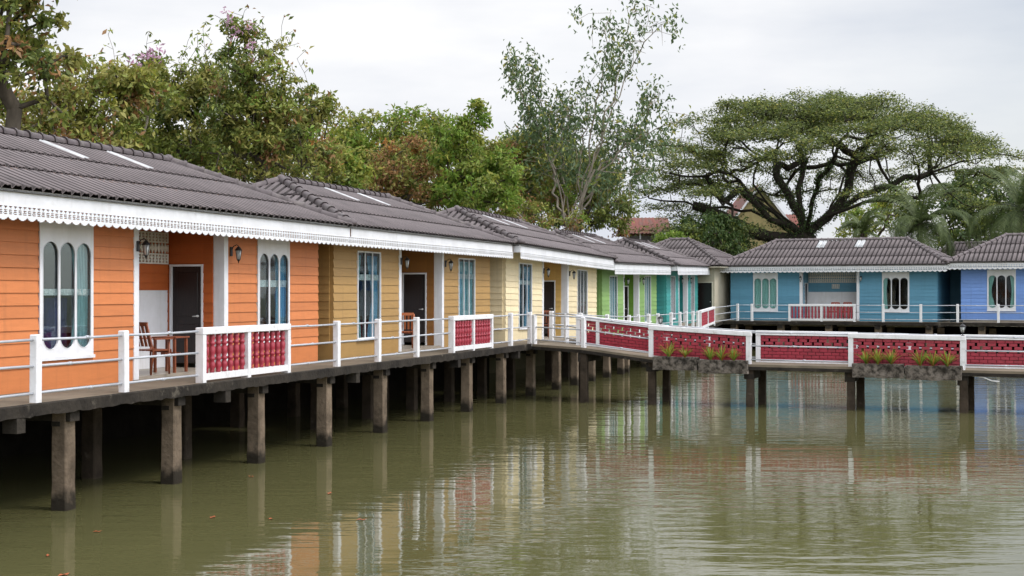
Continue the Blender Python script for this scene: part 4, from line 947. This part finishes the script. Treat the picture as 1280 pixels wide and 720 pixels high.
def tree(name, label, base, ell, n_cl, per, lsize, pal, cr=.6, rt=.22, bark=None, trunk_to=None, flat=0., droop=.5, aspect=.42, cat='tree', group=None, shell=.45, twigs=0, lean=(0, 0), sq=.75, blossoms=0, fold=.18):
    """pal: list of (material key, weight)"""
    org = Vector(base); e = empty(name, base); tag(e, label, cat, group)
    sk = Skel(); cx = sum(q[0] for q in ell) / len(ell); cz = min(q[2] - q[5] * .6 for q in ell)
    top = Vector((org.x + (cx - org.x) * .5 + lean[0], sum(q[1] for q in ell) / len(ell), max(org.z + 1.2, cz))) if trunk_to is None else Vector(trunk_to)
    k = 5; sk.chain([org.lerp(top, i / k) + Vector((rng.normal() * .08, rng.normal() * .08, 0)) * (i > 0) for i in range(k + 1)])
    cl = cloud_pts(ell, n_cl, shell); cl.sort(key=lambda q: (Vector(q) - top).length)
    for q in cl: sk.reach(q)
    P = []; MI = []; keys = [p[0] for p in pal]; w = np.array([p[1] for p in pal], float); w /= w.sum()
    for q in cl:
        m = int(per * rng.uniform(.3, 1.15)); d = rng.normal(size=(m, 3)); d /= np.linalg.norm(d, axis=1)[:, None]
        r = cr * rng.uniform(.6, 1.2) * rng.uniform(.1, 1, (m, 1)) ** .6
        c = np.array(q) + d * r * np.array([1, 1, sq]); P.append(c)
        main = rng.choice(len(keys), p=w); mm = np.where(rng.random(m) < .68, main, rng.choice(len(keys), p=w, size=m)); MI.append(mm)
    mats = [LG[k_] for k_ in keys]
    if blossoms:
        mats.append(LG['pink']); tops = sorted(cl, key=lambda q: -q[2])[:max(blossoms * 4, 8)]
        for _ in range(blossoms):
            q = tops[int(rng.integers(len(tops)))]; m = 20; c = np.array(q) + np.array([rng.normal() * .3, -.3, cr * rng.uniform(.1, .7)]) + rng.normal(size=(m, 3)) * np.array([.09, .09, .13]); P.append(c); MI.append(np.full(m, len(mats) - 1))
    TW = []; PT = []
    if twigs:
        for _ in range(twigs):
            q = cl[int(rng.integers(len(cl)))]
            if q[2] < np.median([c_[2] for c_ in cl]): continue
            i = sk.reach(Vector(q), segs=1); a = Vector(q)
            dr_ = Vector((rng.normal() * .35, rng.normal() * .35, 1)).normalized()
            for j in range(4):
                a = a + dr_ * rng.uniform(.2, .42) + Vector(rng.normal(size=3) * .05); i = sk.add(a, i); TW.append(i)
                if j: b_ = sk.add(a + Vector((rng.normal() * .22, rng.normal() * .22, rng.uniform(.05, .3))), i); TW.append(b_); PT.append(tuple(sk.p[b_]))
    rad = sk.radii(rt)
    for i in TW: rad[i] = .007
    if PT:
        for q in PT: P.append(np.array(q) + rng.normal(size=(4, 3)) * .07); MI.append(rng.integers(0, len(keys), 4))
    sk.mesh(rad, org).build('trunk', bark or BARK, e)
    P = np.concatenate(P) - np.array(tuple(org)); MI = np.concatenate(MI)
    link('crown', leaf_mesh('crown', P, lsize, mats, MI, aspect, droop, flat, fold), e)
    return e
def E(x, y, Y, rx, ry, rd=None): return (px(x, Y), Y, zy(y, Y), rx * Y / F, rd if rd else rx * Y / F, ry * Y / F)
G1 = 'trees behind the left row of cottages'
def bs(x, Y): return (px(x, Y), Y, 1.0)
tree('large_leaf_tree', 'dark large-leaved tree in the top left corner', bs(10, 35), [E(-10, 20, 35, 95, 70), E(40, 60, 35, 55, 60), E(20, -40, 35, 80, 60), E(70, 110, 35.5, 30, 45), E(-40, 110, 36, 60, 50)], 120, 75, .24, [('deep', 3), ('mid', 5), ('brown', 1.5), ('olive', 4)], .42, .2, group=G1, shell=.3)
tree('mixed_leaf_tree', 'olive and brown leafy tree right of the dark corner tree', bs(60, 41), [E(120, 130, 41, 75, 75), E(60, 190, 41, 80, 70), E(170, 110, 41, 45, 45), E(100, 210, 40, 90, 50)], 190, 85, .22, [('olive', 7), ('brown', 2.2), ('deep', 1), ('mid', 4), ('yellow', 2)], .45, .2, group=G1, twigs=10, shell=.3, bark=BARKP)
tree('yellowing_tree', 'yellowing tree low behind the orange cottage roof at left', bs(20, 50), [E(10, 160, 50, 80, 75), E(120, 200, 50, 110, 60), E(220, 220, 50, 90, 50)], 170, 75, .22, [('yellow', 3), ('olive', 3), ('orange', 1.3), ('brown', 2), ('mid', 2)], .55, .2, group=G1, shell=.3)
tree('flowering_tree', 'green tree with pink blossom sprays above the orange cottage roof', bs(215, 45), [E(215, 130, 45, 62, 60), E(200, 190, 45, 80, 60), E(258, 115, 45, 45, 45), E(190, 85, 45, 28, 24)], 190, 95, .20, [('mid', 5), ('deep', 2), ('bright', 1.2), ('olive', 4)], .42, .2, group=G1, twigs=16, blossoms=6, shell=.3)
tree('open_topped_tree', 'tree with wispy bare top twigs and scattered pink blossom', bs(320, 43), [E(330, 120, 43, 65, 70), E(290, 170, 43, 60, 70), E(360, 170, 43, 55, 60), E(300, 60, 43, 26, 34), E(395, 140, 43.5, 22, 40)], 190, 85, .19, [('deep', 2), ('mid', 5), ('olive', 5), ('bright', .8), ('brown', .7)], .38, .18, group=G1, twigs=34, blossoms=4, shell=.3)
tree('brownish_tree', 'brown and green tree right behind the far end of the orange roof', bs(330, 50), [E(330, 200, 50, 100, 65), E(385, 195, 50, 45, 70), E(250, 210, 50, 70, 50)], 200, 85, .20, [('deep', 1.5), ('olive', 6), ('brown', 1.6), ('mid', 3), ('yellow', .8), ('orange', .3)], .5, .2, group=G1, shell=.3)
tree('bright_green_tree', 'bright green rounded tree behind the mustard cottage roof', bs(470, 66), [E(465, 172, 66, 62, 42), E(430, 190, 66, 45, 45), E(525, 180, 66, 55, 42), E(470, 215, 66, 85, 35)], 230, 90, .26, [('bright', 4), ('mid', 3), ('yellow', 2), ('olive', 1)], .62, .22, group=G1, shell=.4)
tree('yellow_green_shrub', 'low yellow green tree at the left end of the mustard roof', bs(430, 54), [E(430, 215, 54, 32, 35), E(405, 230, 54, 25, 26)], 60, 90, .22, [('yellow', 4), ('bright', 3), ('mid', 1)], .45, .12, group=G1)
tree('rust_brown_tree', 'rust brown dry-leaved tree in the middle of the tree line', bs(510, 60), [E(505, 205, 60, 48, 36), E(520, 235, 60, 55, 30), E(480, 240, 60, 40, 22)], 130, 90, .20, [('brown', 4), ('olive', 4), ('orange', .4), ('mid', 1)], .48, .16, group=G1, twigs=14)
tree('tufted_tree', 'green tree with one tufted branch standing above the tree line', bs(590, 58), [E(575, 195, 58, 38, 45), E(600, 240, 58, 60, 38), E(560, 160, 58, 22, 18), E(598, 143, 58, 13, 20), E(578, 148, 58, 15, 10), E(630, 215, 58, 30, 30)], 190, 85, .22, [('bright', 5), ('mid', 3), ('yellow', 2)], .38, .16, group=G1, shell=.3, twigs=6)
tree('mixed_tree', 'olive tree with reddish leaves left of the tall pale-stemmed tree', bs(640, 66), [E(640, 215, 66, 45, 45), E(670, 240, 66, 50, 40), E(660, 190, 66, 25, 24)], 150, 80, .22, [('olive', 3), ('mid', 3), ('brown', 1.5), ('bright', 2), ('yellow', 1)], .5, .16, group=G1, bark=BARKP, twigs=10)
tree('dense_tree', 'dense dark green tree behind the cream cottage roof', bs(720, 74), [E(715, 240, 74, 60, 48), E(757, 258, 74, 36, 38), E(680, 265, 74, 40, 25), E(740, 215, 74, 40, 30)], 230, 85, .24, [('deep', 5), ('mid', 3), ('olive', 2), ('brown', .6)], .55, .2, group=G1)
tree('backdrop_tree', 'distant green tree filling the gap behind the middle of the row', bs(560, 84), [E(545, 215, 84, 80, 45), E(640, 225, 84, 80, 50), E(610, 195, 84, 50, 25)], 200, 80, .34, [('mid', 3), ('olive', 3), ('bright', 3), ('yellow', 1.5)], .85, .2, group=G1)
tree('distant_green_tree', 'small rounded green tree between the tufted tree and the pale-stemmed tree', bs(650, 90), [E(655, 190, 90, 32, 26), E(690, 200, 90, 45, 35)], 90, 80, .3, [('mid', 4), ('deep', 2)], .8, .2, group=G1)
# low undergrowth behind the row keeps trunks grounded
tree('bare_limbed_shrub', 'thicket of thin stems with reddish leaves behind the cream roof', bs(620, 62), [E(625, 265, 62, 60, 28), E(560, 262, 62, 55, 20), E(700, 280, 62, 40, 18)], 90, 60, .18, [('mid', 3), ('brown', 2), ('olive', 3), ('bright', 1)], .45, .10, group=G1, bark=BARKP, cat='shrub')

# tall pale-stemmed sparse tree
Yt = 64; org = Vector((px(715, Yt), Yt, 1.0)); e = empty('tall_sparse_tree', org); tag(e, 'tall sparse tree with many pale upright stems and drooping grey green leaves', 'tree')
sk = Skel(); sk.chain([org, org + Vector((.1, 0, 2.5)), org + Vector((0, .1, 4.2))])
stems = [[(712, 290), (690, 215), (668, 150), (632, 82)], [(712, 285), (694, 205), (680, 140), (664, 70)], [(715, 285), (705, 210), (702, 160), (700, 110)], [(716, 280), (735, 200), (748, 120), (757, 60), (765, 5)], [(716, 285), (742, 190), (775, 120), (800, 70), (822, 38)],
         [(716, 290), (752, 215), (790, 180), (830, 160), (868, 152)], [(714, 290), (728, 205), (735, 150), (738, 95)], [(716, 285), (748, 220), (788, 165), (812, 130), (824, 105)], [(714, 290), (700, 240), (668, 190), (652, 165)], [(716, 280), (745, 180), (768, 110), (782, 60), (790, 22)], [(716, 282), (740, 215), (770, 190), (795, 170), (812, 175)],
         [(714, 286), (695, 250), (690, 215), (705, 165), (722, 130)]]
LP = []; tips = []
for si, st in enumerate(stems):
    dy = rng.uniform(-2.2, 2.2); par = 2; prev = sk.p[2]
    pts = [Vector((px(x, Yt + dy * k / len(st)), Yt + dy * (k + 1) / len(st), zy(y, Yt))) for k, (x, y) in enumerate(st)]
    fine = []
    for a, b in zip(pts, pts[1:]):
        for j in range(4): fine.append(a.lerp(b, j / 4) + Vector(rng.normal(size=3) * .10))
    fine.append(pts[-1]); ids = []
    for q in fine: par = sk.add(q, par); ids.append(par)
    dense = {0: (.52, 1., 1.3), 1: (.50, 1., 1.3), 2: (.42, 1., 1.2), 5: (.45, .92, .35), 4: (.5, 1., .6), 9: (.45, 1., .7), 3: (.35, 1., .7)}.get(si, (.36, 1., .85))
    for k, (q, i_) in enumerate(zip(fine, ids)):
        u_ = k / len(fine)
        if u_ < dense[0]: continue
        for m in range(3 if si not in (0, 1) else 2):
            if rng.random() > dense[2] * .8: continue
            dd = Vector((rng.normal() * .55, rng.normal() * .55, rng.uniform(-.1, .5))) * (.42 if si in (0, 1) else 1.0)
            a = sk.add(q + dd, i_); b = sk.add(q + dd * 1.5 + Vector((0, 0, -.3)), a); LP.append((q + dd * rng.uniform(.8, 1.6), si))
for _ in range(85):
    x_, y_ = (rng.uniform(745, 830), rng.uniform(150, 240)) if _ < 40 else (rng.uniform(690, 765), rng.uniform(120, 240)) if _ < 78 else (rng.uniform(628, 690), rng.uniform(150, 240))
    q = Vector((px(x_, Yt), Yt + rng.normal() * 1.6, zy(y_, Yt))); sk.reach(q, zpen=1.2); LP.append((q, 7))
rad = sk.radii(.16, .52, .010); sk.mesh(rad, org).build('trunk', BARKP, e)
P = []; MI = []
for q, si in LP:
    m = int(rng.uniform(12, 36) * (2.2 if si in (0, 1) else 1)); c = np.array(tuple(q)) + rng.normal(size=(m, 3)) * np.array([.19, .19, .36]); P.append(c); MI.append(np.where(rng.random(m) < .75, 0, rng.choice([0, 1, 2], size=m)))
P = np.concatenate(P) - np.array(tuple(org)); MI = np.concatenate(MI)
link('crown', leaf_mesh('crown', P, .26, [LG['grey'], LG['olive'], LG['mid']], MI, .42, 1.3, 0), e)
# hanging dry strands
cnt_p = 0
while cnt_p < 60:
    si = int(rng.integers(len(LP))); q, s_ = LP[si]
    if s_ < 3: continue
    q = q - org; ln = rng.uniform(.5, 1.4); hb = MB(); hb.tube([(0, 0, 0), (rng.normal() * .04, 0, -ln * .5), (rng.normal() * .08, 0, -ln)], [.014, .012, .004], 3, cap=False)
    hb.build('pod', LG['drytw'], e, q); cnt_p += 1

# rain tree -------------------------------------------------------
Yr = 102; org = Vector((px(1012, Yr), Yr, 1.0)); e = empty('rain_tree', org); tag(e, 'huge umbrella-crowned rain tree with dark spreading limbs behind the blue cottages', 'tree')
def rp(x, y, dy=0): YY = Yr + dy; return Vector((px(x, YY), YY, zy(y, YY)))
sk = Skel(); base_i = sk.chain([org, org + Vector((.1, 0, 2.5)), rp(1010, 308), rp(1008, 296)])
limbs = [([(990, 284), (965, 266), (945, 252), (925, 226), (905, 205), (888, 190)], 0), ([(985, 276), (960, 262), (950, 240), (942, 215), (950, 190)], -3),
         ([(1002, 270), (1000, 235), (1003, 205), (998, 180)], 2), ([(1022, 282), (1045, 258), (1062, 232), (1066, 205), (1080, 182), (1095, 165)], -2),
         ([(1026, 280), (1058, 256), (1095, 238), (1130, 226), (1165, 218), (1200, 205), (1222, 200)], 1), ([(1016, 272), (1020, 248), (1028, 222), (1022, 218)], 0),
         ([(975, 280), (940, 264), (905, 262), (872, 258), (840, 250), (812, 248)], 2), ([(1030, 275), (1050, 240), (1062, 210), (1070, 185), (1066, 160)], 5),
         ([(1000, 270), (985, 245), (972, 220), (968, 195), (975, 172)], 6), ([(1035, 272), (1080, 250), (1120, 250), (1150, 246)], -5), ([(1010, 265), (1018, 235), (1035, 210), (1050, 180)], -7), ([(980, 270), (930, 240), (880, 225), (850, 205)], 6),
         ([(965, 272), (925, 236), (908, 250), (880, 222), (850, 222), (825, 215)], -4)]
for pts, dd in limbs:
    par = base_i; fine = []
    k = len(pts); full = [sk.p[base_i]] + [rp(x, y, dd * (i + 1) / k) for i, (x, y) in enumerate(pts)]
    for a, b in zip(full, full[1:]):
        for j in (1, 2): par = sk.add(a.lerp(b, j / 2) + Vector(rng.normal(size=3) * .10), par)
nmain = len(sk.p)
low_pts = [rp(995, 300), rp(960, 296), rp(930, 284), rp(905, 271), rp(880, 260), rp(866, 257)]
par = base_i
for q in low_pts: par = sk.add(q, par)
R = 13.0; cl = []
for _ in range(225):
    a = rng.uniform(0, 2 * PI); r = R * rng.uniform(0, 1) ** .52
    if _ < 125: a = _ * 2.39996; r = R * math.sqrt((_ + .5) / 125)      # even cover for the top layer
    x0 = r * math.cos(a) * 1.02; y0 = r * math.sin(a) * .85
    lump = .5 * math.sin(x0 * .8 + 1) * math.cos(y0 * .7) + .3 * math.sin(x0 * 1.9)
    lay = rng.choice([0, .8, 1.7, 2.9, 4.0], p=[.56, .22, .12, .06, .04]) if _ >= 125 else rng.choice([0, .35, .7])
    if x0 < -6 and rng.random() < .45: lay += rng.uniform(1, 4.2)
    z0 = 17.1 - 5.0 * (r / R) ** 2.8 + lump * .6 - lay; pr_ = rng.uniform(1.1, 2.3)
    for _k in range(int(2.6 * pr_ + 1.2)):
        t_ = rng.uniform(0, 2 * PI); q_ = pr_ * math.sqrt(rng.uniform(0, 1)); dx, dy = q_ * math.cos(t_) * 1.15, q_ * math.sin(t_)
        cl.append((px(1022, Yr) + x0 + dx, Yr + y0 + dy, z0 - .12 * q_ ** 2 - (dx * x0 + dy * y0) / R * .10 + rng.normal() * .07))
cl.sort(key=lambda q: (Vector(q) - Vector((org.x, org.y, 8))).length)
for q in cl: sk.reach(q, zpen=.9, wob=.16, segs=4)
rad = sk.radii(.72, .55, .016)
for i in range(nmain, nmain + 6): rad[i] = .46 - .03 * (i - nmain)
sk.mesh(rad, org, big=.08).build('trunk', BARKD, e)
P = []; MI = []
for q in cl:
    m = int(rng.uniform(70, 130)); th = rng.uniform(0, 2 * PI, m); rr = 1.05 * np.sqrt(rng.uniform(0, 1, m)); s = rng.uniform(.7, 1.25)
    P.append(np.array(q) + np.stack([rr * np.cos(th) * s, rr * np.sin(th) * s, rng.normal(size=m) * .17 - .10 * rr ** 2 + .12], 1)); MI.append(rng.choice([0, 1, 2], p=[.72, .18, .10], size=m))
P = np.concatenate(P) - np.array(tuple(org))
link('crown', leaf_mesh('crown', P, .21, [LG['rain'], LG['mid'], LG['olive']], np.concatenate(MI), .5, .15, .55, .1), e)
# climbers on the limbs
P = []
for i in range(4, nmain + 6):
    j = sk.par[i]
    if rad[i] < .14 or j < 0: continue
    a, b = np.array(tuple(sk.p[j])), np.array(tuple(sk.p[i])); m = int(70 * (np.linalg.norm(b - a) + .2)); t = rng.uniform(0, 1, (m, 1)); d = rng.normal(size=(m, 3)); d /= np.linalg.norm(d, axis=1)[:, None]
    P.append(a + (b - a) * t + d * (rad[i] + rng.uniform(0, .28, (m, 1)) * (1.4 if i >= nmain else .9)))
P = np.concatenate(P) - np.array(tuple(org)); link('climber_foliage', leaf_mesh('climber_foliage', P, .2, [LG['vine']], None, .6, .6, 0), e)

G2 = 'trees beyond the blue cottages'
tree('mango_tree', 'dense dark rounded tree left of the rain tree trunk', bs(885, 94), [E(885, 300, 94, 52, 34), E(850, 308, 94, 32, 24), E(915, 312, 94, 30, 24)], 170, 120, .26, [('vine', 7), ('deep', 2), ('mid', 1)], .62, .25, group=G2, droop=.9, shell=.6)
tree('light_shrub', 'pale green bush in front of the rusty shed', bs(838, 90), [E(838, 302, 90, 16, 16)], 22, 90, .2, [('bright', 3), ('mid', 2)], .45, .08, group=G2, cat='shrub', droop=.9)
tree('backdrop_tree', 'shadowy green trees behind the coconut palms', bs(1190, 128), [E(1180, 270, 128, 60, 40), E(1230, 250, 128, 60, 48), E(1290, 260, 128, 60, 50), E(1250, 292, 128, 80, 25)], 260, 80, .42, [('vine', 5), ('deep', 3), ('mid', 1)], 1.0, .3, group=G2)
tree('yellow_green_tree', 'yellow green tree seen under the right side of the rain tree', bs(1095, 132), [E(1090, 270, 132, 38, 30), E(1125, 255, 132, 30, 28), E(1065, 290, 132, 20, 14)], 90, 60, .36, [('bright', 3), ('yellow', 2.5), ('mid', 3)], .9, .2, group=G2)

def palm(label, base, H, nf, fl, lean=(0, 0), droopy=1., seed=1):
    r_ = np.random.default_rng(seed); e = empty('coconut_palm', base); tag(e, label, 'palm tree', 'coconut palms behind the blue cottages')
    mb = MB(); pts = []
    for i in range(9): t = i / 8; pts.append(Vector((lean[0] * t * t, lean[1] * t * t, H * t)))
    mb.tube(pts, [.26 - .1 * i / 8 for i in range(9)], 10); mb.build('trunk', BARK, e); top = pts[-1]
    for k in range(nf):
        a = k * 2.399 + r_.uniform(-.2, .2); el = r_.uniform(-.35, 1.35) if k > 3 else 1.3; L0 = fl * r_.uniform(.8, 1.08); f = MB()
        d = Vector((math.cos(a), math.sin(a), 0)); s = Vector((-d.y, d.x, 0)); n = 34; P_ = []; p = top.copy(); ang = el
        for i in range(n + 1): P_.append(p.copy()); p = p + (d * math.cos(ang) + Vector((0, 0, 1)) * math.sin(ang)) * (L0 / n); ang -= (.055 + .035 * (1.2 - el)) * droopy * (.4 + i / n)
        f.tube(P_[::3], [.035 * (1 - i / 13) + .006 for i in range(len(P_[::3]))], 4, cap=False)
        for i in range(3, n + 1):
            for jj in range(2):
              for sg in (-1, 1):
                q = P_[i - 1].lerp(P_[i], jj / 2); t = i / n; ll = L0 * .21 * math.sin(PI * (.12 + .84 * t)) ** .7 * r_.uniform(.85, 1.1)
                tg = (P_[i] - P_[i - 1]).normalized(); dr = r_.uniform(.55, 1.0)
                m1 = q + (s * sg * .8 + tg * .45 + Vector((0, 0, -.12 * dr))) * ll * .5; m2 = m1 + (s * sg * .45 + tg * .35 + Vector((0, 0, -.75 * dr))) * ll * .55; w = tg * .030
                f.add([q - w * .6, q + w * .6, m1 + w, m1 - w, m2], [(0, 1, 2, 3), (3, 2, 4)])
        f.build('frond', LG['palm'], e)
palm('coconut palm with drooping fronds behind the teal blue cottage roof', bs(1150, 90), zy(280, 90) - 1, 24, 5.1, (0, 0), 1.2, 3)
palm('tall coconut palm at the right edge behind the periwinkle roof', bs(1270, 88), zy(262, 88) - 1, 24, 5.8, (.3, 0), 1.15, 5)
palm('pale coconut palm far behind, left of the other palms', bs(1078, 120), zy(292, 120) - 1, 13, 3.4, (0, 0), 1.1, 9)

# ------------------------------------------------------------------ small things
FL = mat('fallen_leaf_orange', (.30, .075, .02), .7)
for i, (x, y) in enumerate(((60, 695), (122, 665), (266, 647), (338, 649), (412, 617), (452, 650), (314, 596), (80, 719))):
    Yw = F * CAMZ / (y - 366); mb = MB(); a = random.uniform(0, 6); s = random.uniform(.035, .06)
    pts = [(math.cos(a + k * PI / 3) * s * (1.5 if k % 3 == 0 else .7), math.sin(a + k * PI / 3) * s * (1.5 if k % 3 == 0 else .7), .004 + .012 * (k % 2)) for k in range(6)]
    mb.add(pts + [(0, 0, .006)], [(k, (k + 1) % 6, 6) for k in range(6)]); o = mb.build('floating_leaf', FL, None, (px(x, Yw), Yw, 0.003))
    tag(o, 'small orange fallen leaf floating on the open pond water', 'leaf', 'fallen leaves on the pond')
# leaf litter on the orange roof, lying in the tile valleys
c = cot['orange']; m = Matrix.LocRotScale(c.location, c.rotation_euler, None); mb = MB()
sl = math.hypot(3.06, 1.27)
for i in range(420):
    if i < 260: s = random.gauss(4.6, 1.6); v = random.choice((.335, .335, .335, .30, .03)) - abs(random.gauss(0, .03)) + .02
    else: s = random.uniform(.5, 10); v = random.uniform(.0, .9)
    if min(s + .4, 12 - s) / 2.6 < v + .05: continue
    s = round((s + .4) / RIB - .5) * RIB + RIB * .5 + random.gauss(0, .03) if True else s
    p = Vector((-.4 + s, -.66 + v * 3.06, 2.955 + v * 1.27 + .07)); a = random.uniform(0, 6); r0 = random.uniform(.02, .05)
    d1 = Vector((math.cos(a), math.sin(a) * .9, math.sin(a) * .42)) * r0; d2 = Vector((-math.sin(a), math.cos(a) * .9, math.cos(a) * .42)) * r0 * .5
    mb.add([m @ (p - d1), m @ (p + d2), m @ (p + d1 + Vector((0, 0, .01))), m @ (p - d2)], [(0, 1, 2, 3)])
tag(mb.build('leaf_litter', mat('dry_leaf_litter', (.10, .05, .028), .9)), 'dry brown leaf litter caught on the orange cottage roof tiles', 'leaf litter', kind='stuff')
